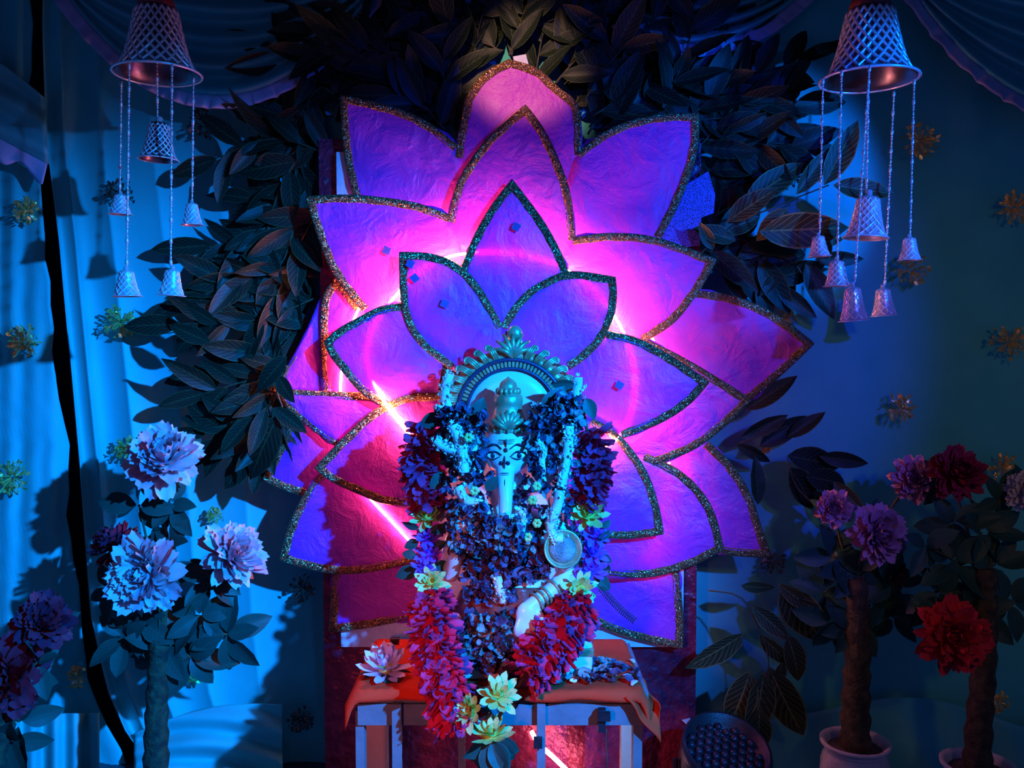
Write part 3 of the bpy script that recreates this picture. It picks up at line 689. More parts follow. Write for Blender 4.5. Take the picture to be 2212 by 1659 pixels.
topiary('lilac peony topiary in a white ribbed pot nearest the black stage lamp', Vector((pb.x, YT, 0)), [(pb.x, YT, 0.10), (pb.x, YT, 0.3), W(1853, 1400, YT), W(1850, 1250, YT)], S(30, YT),
    [(1893, 1155, 66, (0.1, -1, 0.1), P_lil, M_lilacp, None, -0.04), (1800, 1098, 42, (-0.3, -1, 0.3), P_lil, M_lilacp, None, 0.0), (1935, 1245, 34, (0.5, -0.7, -0.2), P_dark, M_darkred, None, 0.04), (1972, 1035, 52, (-0.3, -1, 0.3), P_lil, M_lilacp, None, 0.0)],
    [(1850, 1230, 7, 25, 80), (1800, 1200, 6, 25, 80), (1920, 1250, 7, 25, 80), (1780, 1280, 6, 25, 80), (1880, 1310, 6, 20, 80), (1840, 1350, 6, 20, 75), (1930, 1330, 6, 20, 75), (1800, 1340, 5, 20, 70)], YT, (S(75, YT), W(1847, 1600, YT).z), 7)
YT = 2.12; pb = W(2112, 1655, YT)
topiary('deep red peony topiary in a white ribbed pot behind a single bright crimson bloom', Vector((pb.x, YT, 0)), [(pb.x, YT, 0.10), (pb.x, YT, 0.25), W(2128, 1400, YT), W(2130, 1230, YT)], S(27, YT),
    [(2055, 1370, 80, (-0.2, -1, 0.15), P_crim, M_crimson, None, -0.05), (2062, 1025, 66, (0.1, -0.8, 0.5), P_dark, M_darkred, None, 0.03), (2215, 1060, 48, (-0.2, -1, 0.2), P_wh, M_palewh, None, 0.0)],
    [(2120, 1150, 7, 25, 80), (2060, 1130, 6, 25, 80), (2150, 1220, 7, 25, 80), (2060, 1220, 6, 25, 80), (2030, 1280, 6, 20, 80), (2180, 1300, 6, 20, 80), (2110, 1320, 6, 20, 80), (2000, 1180, 5, 20, 75), (2160, 1080, 5, 20, 70)], YT, (S(78, YT), W(2112, 1648, YT).z), 9)
random.seed(21)

# ------------------------------------------------------------------ leaf garland round the lotus
def sprig(label, pts, Y, n, ln, meshes, yr=0.03, wsc=1.0):
    path = [W(p.x, p.y, Y + p.z) for p in cr([(p[0], p[1], (p[2] if len(p) > 2 else 0)) for p in pts], 14)]
    root = empty('leaf_branch', path[0], label, 'leaf branch', 'dark leafy branches around the paper lotus')
    b = MB(); b.tube(path, [0.003 - 0.0015 * i / 14 for i in range(15)], 5); b.build('stem', M_stem, root)
    for k in range(n):
        s = (k + 0.7) / n * 14; i = min(13, int(s)); p = path[i].lerp(path[i + 1], s - i); t = (path[i + 1] - path[i]).normalized()
        sd = 1 if k % 2 else -1
        perp = Vector((-t.z, 0, t.x)) * sd
        d = (t * random.uniform(0.5, 1.0) + perp * random.uniform(0.35, 0.95) + Vector((0, random.uniform(-0.5, 0.35), 0))).normalized()
        if k == n - 1: d = t
        leaf_at(root, p, p + d * ln * random.uniform(0.8, 1.2), meshes, wsc)
    return root
SIDE = 'dark leafy branch hanging over the teal curtain beside the lotus'
LEFT = [((730, 340), (590, 300), (460, 345)), ((700, 430), (600, 440), (545, 430)), ((700, 520), (580, 520), (450, 530)), ((700, 600), (560, 590), (430, 640)),
        ((690, 640), (560, 690), (380, 700)), ((690, 690), (580, 760), (450, 800)), ((650, 330), (600, 420), (560, 560)), ((690, 560), (620, 640), (560, 720)),
        ((640, 480), (600, 580), (520, 600)), ((660, 700), (600, 720), (540, 660)), ((720, 250), (620, 260), (560, 300)), ((690, 450), (640, 540), (600, 640)), ((640, 600), (560, 640), (500, 600)), ((700, 380), (640, 440), (610, 540))]
def side_label(L):
    y = L[-1][1]
    if y < 450: return 'dark leafy branch hanging behind the shadowed bell mobile'
    if y < 590: return 'dark leafy branch on the teal curtain just below the shadowed bells'
    if y < 670: return 'dark leafy branch beside the widest left-pointing lotus petal tips'
    return 'dark leafy branch casting shadows on the teal curtain above the pale pink peonies'
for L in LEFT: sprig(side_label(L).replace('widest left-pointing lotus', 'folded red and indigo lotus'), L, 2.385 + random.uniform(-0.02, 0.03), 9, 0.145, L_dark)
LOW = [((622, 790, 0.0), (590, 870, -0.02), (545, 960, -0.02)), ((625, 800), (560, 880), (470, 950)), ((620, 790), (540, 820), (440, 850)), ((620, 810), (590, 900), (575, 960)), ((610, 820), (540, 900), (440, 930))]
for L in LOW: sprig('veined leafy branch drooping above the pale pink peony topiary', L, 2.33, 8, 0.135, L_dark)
TOP = [((800, 170), (720, 130), (620, 180)), ((830, 180), (800, 90), (760, 20)), ((900, 200), (880, 90), (900, -20)), ((960, 200), (960, 90), (1000, -20)), ((1020, 140), (1040, 40), (1080, -60)),
       ((1150, 200), (1180, 40), (1220, -60)), ((1200, 180), (1280, 80), (1330, -30)), ((1260, 220), (1330, 120), (1440, 20)), ((1280, 250), (1400, 180), (1500, 150)), ((1400, 240), (1500, 170), (1620, 60)),
       ((1490, 250), (1590, 180), (1730, 130)), ((1500, 260), (1600, 250), (1720, 230)), ((1510, 300), (1620, 310), (1740, 320)), ((740, 220), (690, 190), (640, 260)), ((930, 240), (840, 200), (740, 170)),
       ((1330, 270), (1350, 180), (1300, 60)), ((1100, 120), (1120, 60), (1150, -20)), ((1420, 250), (1480, 120), (1500, 0)), ((1460, 250), (1560, 130), (1580, 10)),
       ((1510, 350), (1580, 400), (1640, 390)), ((1520, 540), (1600, 560), (1680, 620)), ((1530, 520), (1600, 520), (1650, 560)), ((980, 60), (860, 40), (740, 60)), ((1380, 60), (1440, 100), (1560, 110)), ((1150, 60), (1260, 20), (1380, 10)), ((700, 260), (660, 300), (640, 380)), ((900, 120), (820, 110), (700, 100))]
TOP += [((870, 230), (820, 170), (780, 120)), ((1000, 230), (940, 150), (880, 100)), ((960, 280), (900, 210), (840, 160)), ((1270, 290), (1320, 210), (1380, 150)), ((1240, 240), (1260, 160), (1240, 80)), ((1300, 280), (1380, 230), (1450, 200)), ((720, 240), (680, 160), (600, 120)), ((780, 190), (740, 100), (680, 60)), ((1510, 420), (1560, 330), (1660, 300)), ((1500, 330), (1600, 220), (1680, 200)), ((990, 300), (960, 200), (1000, 120)), ((1080, 110), (1000, 60), (920, 20))]
def top_label(L):
    x = sum(p[0] for p in L) / 3
    if x < 790: return 'dark leafy branch between the ruffled festoon and the sharp-cornered lotus petal'
    if x < 990: return 'dark leafy branch above the gap beside the pink-lit top petal'
    if x < 1200: return 'dark leafy branch rising right behind the pink-lit top petal'
    if x < 1420: return 'dark leafy branch over the sharp-cornered petal nearest the blue net cloth'
    if x < 1560: return 'dark leafy branch next to the blue net cloth'
    return 'dark leafy branch reaching out towards the bright blue bell mobile'
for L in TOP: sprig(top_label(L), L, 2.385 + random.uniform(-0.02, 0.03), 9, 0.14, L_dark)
def leaves_px(label, stem, leaves, Y, meshes, name='leaf_branch', group='olive leafy branches beside the lotus'):
    path = [W(p[0], p[1], Y) for p in stem]
    root = empty(name, path[0], label, 'leaf branch', group)
    b = MB(); b.tube([W(p.x, p.y, Y) for p in cr(stem, 14)], 0.0022, 5); b.build('stem', M_stem, root)
    for (x0, y0, x1, y1, *r) in leaves:
        dy = random.uniform(-0.025, 0.02)
        leaf_at(root, W(x0, y0, Y), W(x1, y1, Y + dy), meshes, r[0] if r else 1.0, None, 0.35)
    return root
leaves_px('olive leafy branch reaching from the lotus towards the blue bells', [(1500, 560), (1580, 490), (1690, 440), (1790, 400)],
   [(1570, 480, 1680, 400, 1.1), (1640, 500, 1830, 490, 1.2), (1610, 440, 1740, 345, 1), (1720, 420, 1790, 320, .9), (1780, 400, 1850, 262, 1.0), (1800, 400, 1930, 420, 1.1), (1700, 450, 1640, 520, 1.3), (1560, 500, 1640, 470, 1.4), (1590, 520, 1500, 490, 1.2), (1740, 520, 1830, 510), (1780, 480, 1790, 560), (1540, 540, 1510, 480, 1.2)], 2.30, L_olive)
leaves_px('broad dark leaf spray hanging behind the lowest blue bells', [(1600, 540), (1700, 560), (1740, 600)], [(1740, 570, 1800, 690, 1.3), (1640, 560, 1710, 680, 1.1), (1600, 560, 1640, 660, 1.2), (1690, 590, 1640, 640, 1.1), (1560, 560, 1600, 650), (1760, 560, 1870, 560, .9)], 2.37, L_dark)
leaves_px('short spray of separate leaves below the lotus tip', [(1590, 960), (1650, 940), (1700, 920)], [(1612, 885, 1722, 812, 1), (1600, 945, 1700, 895, .95), (1640, 965, 1748, 897, .95), (1700, 945, 1782, 890, 1), (1590, 960, 1668, 1000, .8)], 2.36, L_dark)
leaves_px('dark leaf spray above the lilac peonies', [(1700, 990), (1720, 1050), (1770, 1100)], [(1700, 985, 1830, 1005, 1.05), (1770, 985, 1880, 1003, .9), (1705, 1010, 1772, 1105, 1.1), (1637, 1090, 1636, 985, 1), (1740, 1030, 1840, 1045, 1.2), (1800, 1040, 1870, 1110, 1.1), (1760, 1060, 1800, 1110, 1)], 2.33, L_dark)
leaves_px('drooping olive branch beside the wine board above the black stage lamp', [(1530, 1275), (1600, 1290), (1640, 1360), (1660, 1430), (1650, 1560)],
   [(1608, 1368, 1486, 1452, 1.1), (1625, 1310, 1705, 1380, 1.1), (1690, 1265, 1786, 1405, 1.3), (1680, 1260, 1770, 1330, .9), (1640, 1370, 1720, 1450, .9), (1620, 1450, 1580, 1585, 1.2), (1650, 1450, 1630, 1610, 1.3), (1660, 1440, 1735, 1600, 1.2), (1700, 1370, 1740, 1480, 1.0), (1690, 1430, 1680, 1480, 1.4), (1600, 1265, 1680, 1275, .9), (1640, 1530, 1640, 1640, 1.3)], 2.28, L_olive)
leaves_px('few large veined leaves lying across the lotus edge', [(640, 770), (600, 835), (610, 880)], [(600, 812, 628, 868, 1.4), (592, 880, 665, 936, 1.1), (600, 900, 525, 1040, 1.3), (575, 880, 540, 985, 1.0), (545, 900, 480, 980, 1.0), (620, 770, 545, 845, 1.1), (470, 700, 400, 660, 1.1), (455, 740, 360, 700, 1.0)], 2.25, L_dark)

# ------------------------------------------------------------------ bell mobiles
BELLP = [(0.30, 1.0), (0.42, 0.985), (0.48, 0.93), (0.52, 0.80), (0.57, 0.62), (0.63, 0.44), (0.70, 0.28), (0.79, 0.14), (0.89, 0.04), (1.0, 0.0)]
def bell_r(z):
    for (r0, z0), (r1, z1) in zip(BELLP, BELLP[1:]):
        if z1 <= z <= z0: return r0 + (r1 - r0) * (z0 - z) / (z0 - z1)
    return BELLP[0][0]
def bell(name, parent, c, r, h, M_shell_, n=16, turns=1, fine=True, tilt=0.0):
    T = Matrix.Translation(c) @ Matrix.Rotation(tilt, 4, 'Y')
    b = MB(); b.lathe([(q * r * 0.97, z * h) for q, z in BELLP], 28, T); b.lathe([(q * r * 0.93, z * h - 0.0005) for q, z in reversed(BELLP)], 28, T)
    o = b.build(name, M_shell_, parent)
    lat = MB(); dia = n
    rows = 10 if fine else 7
    for sgn in (1, -1):
        for k in range(n):
            pts = []
            for i in range(17):
                z = 0.06 + 0.88 * i / 16; a = 2 * PI * k / n + sgn * (i / 16) * rows * PI / n
                rr = bell_r(z) * r; pts.append(T @ Vector((rr * math.cos(a), rr * math.sin(a), z * h)))
            lat.tube(pts, r * 0.036, 4, False)
    lat.build('lattice', M_silver_lat, o)
    b = MB(); b.tube([T @ Vector((r * math.cos(2 * PI * k / 40), r * math.sin(2 * PI * k / 40), 0)) for k in range(41)], r * 0.03, 6, False); b.build('rim', M_silver_lat, o)
    b = MB(); b.lathe([(0.0, h * 1.16), (r * 0.12, h * 1.16), (r * 0.16, h * 1.12), (r * 0.16, h * 1.02), (r * 0.36, h * 0.99)], 14, T); b.build('neck', M_silver, o)
    return o
def chain(parent, a, bnd):
    d = bnd - a; L = d.length; b = MB(); s = 0; k = 0
    up = d.normalized()
    while s < L:
        if k % 5 == 0: ln, rr = 0.017, 0.0036
        elif k % 5 == 3: ln, rr = 0.013, 0.0020
        else: ln, rr = 0.006, 0.0026
        c = a + up * (s + ln / 2)
        b.tube([c - up * ln * 0.5, c - up * ln * 0.25, c + up * ln * 0.25, c + up * ln * 0.5], [rr * 0.35, rr, rr, rr * 0.35], 6)
        s += ln * 0.98; k += 1
    b.tube([a, bnd], 0.0008, 4)
    return b.build('bead_chain', M_silver, parent)
def mobile(label, cx, topy, rimy, R, Y, hang, mid, grp='hanging silver bell mobiles'):
    rim = W(cx, rimy, Y); r = S(R, Y); h = W(cx, topy, Y).z - rim.z
    root = empty('bell_mobile', rim + Vector((0, 0, 0)), label, 'bell mobile', grp)
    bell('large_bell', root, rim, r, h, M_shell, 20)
    b = MB(); b.tube([rim + Vector((0, 0, h * 1.1)), Vector((rim.x, rim.y, 2.72))], 0.004, 6); b.build('hanging_cord', M_bark, root)
    b = MB(); b.lathe([(r * 0.3, h * 1.16), (r * 0.40, h * 1.10), (r * 0.44, h * 1.0), (r * 0.40, h * 0.97)], 18, Matrix.Translation(rim)); b.build('cap', M_robe, root)
    for (xt, xb, yb, hb, rb, ang) in hang:
        t = rim + Vector((r * math.cos(ang), r * math.sin(ang), -0.001)); t.x = W(xt, rimy, t.y).x
        bb = W(xb, yb, t.y); hh = S(hb, t.y); bot = Vector((bb.x, t.y, bb.z))
        chain(root, t, bot + Vector((0, 0, hh * 1.15))); bell('small_bell', root, bot, S(rb, t.y), hh, M_silver, 10, fine=False, tilt=random.uniform(-0.08, 0.08))
    (xb, yb, hb, rb) = mid; bb = W(xb, yb, Y); hh = S(hb, Y)
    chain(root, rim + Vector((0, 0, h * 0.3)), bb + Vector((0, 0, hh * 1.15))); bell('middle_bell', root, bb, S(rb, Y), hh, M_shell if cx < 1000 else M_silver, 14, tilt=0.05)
    return root
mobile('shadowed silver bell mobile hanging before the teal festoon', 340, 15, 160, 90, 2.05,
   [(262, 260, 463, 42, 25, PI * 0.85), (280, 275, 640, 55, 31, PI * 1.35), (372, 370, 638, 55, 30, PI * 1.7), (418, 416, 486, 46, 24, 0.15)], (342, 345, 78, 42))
mobile('bright blue lit silver bell mobile hanging before the smooth dark curtain', 1877, 18, 172, 100, 2.17,
   [(1778, 1770, 554, 44, 25, PI * 1.05), (1818, 1808, 618, 54, 29, PI * 1.25), (1878, 1845, 693, 72, 33, PI * 1.5), (1932, 1910, 682, 58, 29, PI * 0.3), (1975, 1965, 562, 48, 25, -0.1)], (1870, 514, 88, 47))

# ------------------------------------------------------------------ tinsel bursts pinned to the curtain
def tinsel(px, py, rpx, mat, label, Y=YC - 0.03, n=75):
    c = W(px, py, Y); r = S(rpx, Y); b = MB()
    for k in range(n):
        d = Vector((random.gauss(0, 1), -abs(random.gauss(0, 0.6)), random.gauss(0, 1))).normalized()
        L = r * random.uniform(0.55, 1.05)
        side = d.cross(Vector((random.uniform(-1, 1), random.uniform(-1, 1), random.uniform(-1, 1)))).normalized() * 0.0035
        w0 = c + d * r * 0.12; w1 = c + d * L * 0.8; w2 = c + d * L
        q = side.cross(d).normalized() * 0.0045
        b.add([w0 - side * 0.25, w0 + side * 0.25, w1 + side * 0.35, w1 - side * 0.35], [(0, 1, 2, 3)])
        b.add([w1 - side - q, w1 + side - q * 0.2, w2 + side + q, w2 - side + q * 0.3], [(0, 1, 2, 3)])
    b.tube([c, Vector((c.x, YC + 0.02, c.z))], 0.0015, 5)
    o = b.build('tinsel_burst', mat, None, False)
    tag(o, label, 'tinsel decoration', 'gold tinsel bursts pinned to the curtains'); return o
TG = 'golden tinsel burst pinned to the smooth dark blue curtain'
TL = 'glinting tinsel burst pinned to the teal curtain panels'
TD = 'small dark tinsel burst in the shade beside the lotus and leaves'
GOLD = [(1985, 305, 44, 'golden tinsel burst behind the outermost chain of the blue bells'), (2190, 450, 42, 'golden tinsel burst on the curtain far from the bells, below the ruffled festoon'), (1967, 583, 40, 'golden tinsel burst right under a small blue bell'),
        (2178, 738, 44, 'largest bright golden tinsel burst on the bare dark curtain'), (1943, 883, 38, 'golden tinsel burst above the lilac and dark red peonies'), (2165, 1010, 36, 'golden tinsel burst between the dark red and the pale peony'),
        (1700, 683, 22, 'small golden tinsel burst at the edge of the outermost lotus petal'), (1655, 970, 11, 'tiny golden tinsel bit among the separate leaves'), (2155, 1515, 26, 'small golden tinsel burst low beside the deep red topiary trunk')]
for (x, y, r, lb) in GOLD: tinsel(x, y, r, M_tinsel, lb, n=int(22 + r * 1.2))
for (x, y, r, lb) in ((58, 455, 30, 'small glinting tinsel burst under the short drape end'), (55, 738, 40, 'round glinting tinsel burst on the plain teal panel'), (28, 1030, 44, 'bright greenish tinsel burst low on the plain teal panel'), (262, 695, 38, 'glinting tinsel burst below the two lowest shadowed bells'), (275, 970, 30, 'glinting tinsel burst peeking out beside the uppermost pale peony')): tinsel(x, y, r, M_tinsel, lb, n=80)
for (x, y, r, lb) in ((170, 1462, 28, 'tinsel burst beside the crimson peonies at the dark gap'), (425, 1462, 20, 'tinsel bit below the topiary leaves beside the trunk'), (467, 1112, 22, 'tinsel burst just above the outward-facing pale peony')): tinsel(x, y, r, M_tinsel, lb, n=45)
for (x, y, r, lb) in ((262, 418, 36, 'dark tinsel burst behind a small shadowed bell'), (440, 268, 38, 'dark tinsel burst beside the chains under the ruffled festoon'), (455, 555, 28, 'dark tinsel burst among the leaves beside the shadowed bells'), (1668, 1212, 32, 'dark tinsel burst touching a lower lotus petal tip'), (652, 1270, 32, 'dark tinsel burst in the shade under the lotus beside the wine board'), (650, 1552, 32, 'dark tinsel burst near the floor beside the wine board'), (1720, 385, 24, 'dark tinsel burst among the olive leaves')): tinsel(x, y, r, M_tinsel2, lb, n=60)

# ------------------------------------------------------------------ black stage lamp (unlit) on the floor
lampc = W(1562, 1640, 2.12)
lamp = empty('stage_lamp', (lampc.x, lampc.y, 0), 'black par lamp with honeycomb lenses in front of the wine board', 'stage lamp')
ax = Vector((0.12, -0.42, 0.9)).normalized()        # where it points
qm = Matrix.Translation(lampc) @ ax.to_track_quat('Z', 'Y').to_matrix().to_4x4()
R0 = 0.108
b = MB(); b.lathe([(0, -0.15), (R0 * 0.6, -0.15), (R0 * 0.85, -0.11), (R0 * 0.98, -0.02), (R0, 0.02), (R0, 0.045), (R0 * 0.93, 0.045), (R0 * 0.9, 0.012), (0, 0.012)], 36, qm); b.build('housing', M_black, lamp)
for i in range(-4, 5):
    for j in range(-4, 5):
        x = (i + 0.5 * (j % 2)) * 0.0235; y = j * 0.0205
        if math.hypot(x, y) > R0 * 0.82: continue
        b = MB(); b.lathe([(0.0105, 0.012), (0.0100, 0.020), (0.006, 0.0235), (0.0, 0.0245)], 6, qm @ Matrix.Translation((x, y, 0))); b.build('lens', M_lens, lamp)
b = MB()
for s in (-1, 1): b.tube([lampc + Vector((s * 0.115, 0.0, 0.0)), lampc + Vector((s * 0.118, 0.02, -0.1)), Vector((lampc.x + s * 0.118, lampc.y + 0.02, 0.008))], 0.007, 6)
b.box((lampc.x, lampc.y + 0.02, 0.006), (0.25, 0.06, 0.012)); b.build('yoke', M_black, lamp)

# ------------------------------------------------------------------ the idol
YS = 1.99
def G(px, py, dy=0.0): return W(px, py, YS + dy)
def gs(p): return S(p, YS)
idol = empty('idol', (G(1105, 1440).x, YS + 0.02, TZ + 0.006), 'white glazed elephant-headed idol with scrolled golden halo on the altar table', 'statue')
# pedestal, two tiers
zp0 = TZ + 0.007; zp1 = G(1105, 1398).z; zp2 = G(1105, 1362).z
def slab(x0, x1, z0, z1, y0, y1, name, mat, parent, bev=0.008):
    b = MB(); b.box(((x0 + x1) / 2, (y0 + y1) / 2, (z0 + z1) / 2), (x1 - x0, y1 - y0, z1 - z0)); o = b.build(name, mat, parent, False)
    m = o.modifiers.new('bevel', 'BEVEL'); m.width = bev; m.segments = 3; return o
ped = slab(G(950, 1400).x, G(1274, 1400).x, zp0, zp2, YS - 0.085, YS + 0.13, 'pedestal', M_idol, idol, 0.012)
zb_ = G(1105, 1410, -0.085).z
slab(G(948, 1400).x, G(1276, 1400).x, zb_ - 0.009, zb_ + 0.010, YS - 0.088, YS + 0.132, 'ornament_band', M_gold, ped, 0.004)
# body: one continuous glazed surface
def limb(b, pts, rads, n=12):
    c = cr([tuple(p) for p in pts], 18)
    R = [rads[min(len(rads) - 2, int(i / 18 * (len(rads) - 1)))] * (1 - (i / 18 * (len(rads) - 1) - min(len(rads) - 2, int(i / 18 * (len(rads) - 1))))) + rads[min(len(rads) - 1, int(i / 18 * (len(rads) - 1)) + 1)] * (i / 18 * (len(rads) - 1) - min(len(rads) - 2, int(i / 18 * (len(rads) - 1)))) for i in range(19)]
    b.tube(c, R, n)
    b.ball(c[0], R[0], 12, 8); b.ball(c[-1], R[-1], 12, 8)
b = MB()
b.ball(G(1098, 1262), (gs(92), 0.075, gs(86)), 24, 16)          # belly
b.ball(G(1098, 1150, 0.01), (gs(98), 0.062, gs(70)), 24, 16)    # chest, shoulders
b.ball(G(1096, 972, -0.005), (gs(51), 0.052, gs(58)), 24, 16)   # head
b.ball(G(1098, 930, 0.005), (gs(44), 0.045, gs(40)), 20, 12)
b.ball(G(1098, 1060, 0.01), (gs(50), 0.045, gs(50)), 20, 12)    # neck
limb(b, [G(1092, 1012, -0.030), G(1091, 1036, -0.054), G(1092, 1075, -0.075), G(1090, 1115, -0.085), G(1078, 1152, -0.09), G(1050, 1172, -0.09), G(1030, 1160, -0.09)], [gs(22), gs(19), gs(16), gs(14), gs(12), gs(10), gs(9)])
for s in (-1, 1):
    limb(b, [G(1098 + s * 80, 1345, 0.03), G(1098 + s * 130, 1350, -0.02), G(1098 + s * 60, 1352, -0.06), G(1098 + s * 10, 1352, -0.07)], [gs(38), gs(34), gs(28), gs(20)])  # folded legs
    limb(b, [G(1098 + s * 85, 1120, 0.01), G(1098 + s * 120, 1180, -0.005), G(1098 + s * 125, 1240, -0.03)], [gs(26), gs(22), gs(18)])
limb(b, [G(1223, 1240, -0.03), G(1200, 1268, -0.06), G(1168, 1292, -0.085), G(1140, 1312, -0.10)], [gs(20), gs(19), gs(16), gs(15)])   # lower arm with bangles
b.ball(G(1137, 1328, -0.105), (gs(24), 0.014, gs(28)), 14, 10)
for k, (dx, dyy) in enumerate(((-22, 38), (-8, 46), (6, 46), (20, 38))): limb(b, [G(1137 + dx * 0.6, 1335, -0.11), G(1137 + dx, 1335 + dyy * 0.6, -0.115), G(1137 + dx, 1335 + dyy, -0.108)], [gs(7.5), gs(7), gs(5)], 8)
limb(b, [G(1160, 1318, -0.1), G(1172, 1335, -0.112), G(1170, 1352, -0.112)], [gs(8), gs(7), gs(5.5)], 8)
limb(b, [G(975, 1240, -0.03), G(985, 1200, -0.06), G(996, 1165, -0.075)], [gs(18), gs(17), gs(15)])
b.ball(G(1000, 1138, -0.08), (gs(20), 0.014, gs(22)), 14, 10)
for k, (dx, dyy) in enumerate(((-20, 30), (-8, 40), (5, 42), (17, 36))): limb(b, [G(1000 + dx * 0.6, 1128, -0.08), G(1000 + dx, 1128 - dyy * 0.6, -0.083), G(1000 + dx, 1128 - dyy, -0.08)], [gs(6.5), gs(6), gs(4.5)], 8)
limb(b, [G(1016, 1146, -0.085), G(1030, 1130, -0.09), G(1034, 1112, -0.09)], [gs(7), gs(6.5), gs(5)], 8)
body = b.build('body', M_idol, idol)
mm = body.modifiers.new('remesh', 'REMESH'); mm.mode = 'VOXEL'; mm.voxel_size = 0.0042; mm.use_smooth_shade = True
mm = body.modifiers.new('smooth', 'SMOOTH'); mm.iterations = 3; mm.factor = 0.5
# ears
for s in (-1, 1):
    def ear(u, v, s=s):
        a = u * 2 * PI; rr = v
        return G(1096 + s * (46 + 34 + 36 * rr * math.cos(a)), 985 + 62 * rr * math.sin(a), 0.012 + 0.012 * math.cos(a * 2) * rr - 0.02 * rr * rr)
    b = MB(); b.grid(ear, 24, 5); o = b.build('ear', M_idol, idol); solid(o, 0.006)
# robe over the lap
def robe(u, v):
    a = (u - 0.5) * PI * 1.1
    x = 1098 + math.sin(a) * (100 + 40 * v); y = 1270 + 90 * v
    return G(x, y, -math.cos(a) * (0.08 + 0.012 * v) - 0.006 + 0.004 * math.sin(u * 40))
b = MB(); b.grid(robe, 50, 10); o = b.build('robe', M_robe, idol); solid(o, 0.003)
# bangles
for i, (x, y, dy) in enumerate(((1178, 1286, -0.078), (1170, 1293, -0.083), (1160, 1300, -0.09), (1196, 1270, -0.064))):
    c = G(x, y, dy); ax_ = (G(1140, 1312, -0.1) - G(1200, 1268, -0.06)).normalized(); r_ = gs(19)
    q = Matrix.Translation(c) @ ax_.to_track_quat('Z', 'Y').to_matrix().to_4x4()
    b = MB(); b.tube([q @ Vector((r_ * math.cos(2 * PI * k / 24), r_ * math.sin(2 * PI * k / 24), 0)) for k in range(25)], 0.0032, 6, False); b.build('bangle', M_gold, body)
# face paint
def facepath(pts, r, mat, name, dy=-0.058):
    b = MB(); P = [G(p.x, p.y, dy + p.z) for p in cr([(x, y, (rest[0] if rest else 0)) for (x, y, *rest) in pts], 12)]
    b.tube(P, [gs(r) * (0.35 + 0.65 * math.sin(PI * (i + 0.5) / 13)) for i in range(13)], 6); return b.build(name, mat, body)
def fdepth(x, y):   # head surface depth below YS
    ux = (x - 1096) / 51; uy = (y - 972) / 58; q = max(0.05, 1 - ux * ux - uy * uy); return -0.005 - 0.052 * math.sqrt(q) - 0.0015
for s, ex in ((-1, 1066), (1, 1120)):
    ey = 984; d = fdepth(ex, ey)
    b = MB(); b.ball((0, 0, 0), (gs(14), 0.0028, gs(7)), 16, 10, Matrix.Translation(G(ex, ey, d))); e = b.build('eye', M_eye, body)
    b = MB(); b.ball((0, 0, 0), (gs(5.5), 0.002, gs(6)), 12, 8, Matrix.Translation(G(ex + s * 1.5, ey, d - 0.002))); b.build('iris', M_ink, e)
    facepath([(ex - 17, ey + 3, fdepth(ex - 17, ey) - d), (ex - 8, ey - 6, 0), (ex + 4, ey - 8, 0), (ex + 18, ey - 1, fdepth(ex + 18, ey) - d)], 2.4, M_ink, 'eyelid_line', d - 0.002)
    facepath([(ex - 15, ey + 4, fdepth(ex - 15, ey) - d), (ex, ey + 8, 0), (ex + 15, ey + 2, fdepth(ex + 15, ey) - d)], 1.5, M_ink, 'lower_lid_line', d - 0.001)
    d2 = fdepth(ex, ey - 20)
    facepath([(ex - 18, ey - 14, fdepth(ex - 18, ey - 14) - d2), (ex - 6, ey - 23, 0), (ex + 6, ey - 23, 0), (ex + 18, ey - 14, fdepth(ex + 18, ey - 14) - d2)], 2.2, M_ink, 'eyebrow', d2 - 0.001)
b = MB(); b.ball((0, 0, 0), (gs(4), 0.002, gs(5)), 12, 8, Matrix.Translation(G(1093, 972, fdepth(1093, 972)))); b.build('forehead_mark', M_red, body)
facepath([(1093, 948), (1093, 958), (1093, 966)], 2, M_red, 'forehead_line', fdepth(1093, 958))
for (x0, x1) in ((1075, 1112),):
    for y in (950, 954, 958): facepath([(x0, y), (1093, y + 1, -0.001), (x1, y)], 0.9, M_ink, 'forehead_line', fdepth(1080, y) + 0.001)
for dx in (-7, 7):
    b = MB(); b.ball((0, 0, 0), (gs(5), 0.003, gs(6)), 10, 8, Matrix.Translation(G(1090 + dx, 1000, fdepth(1090 + dx, 1000)))); b.build('trunk_mark', M_ink, body)
facepath([(1090, 985), (1090, 1000), (1090, 1012, -0.004)], 2.4, M_ink, 'trunk_line', -0.056)
facepath([(1090, 1036), (1090, 1050, -0.005), (1090, 1068, -0.009)], 1.6, M_ink, 'trunk_line', -0.0745)
for y in (1022, 1026): facepath([(1080, y), (1090, y, -0.002), (1100, y)], 0.9, M_ink, 'trunk_line', -0.0665)
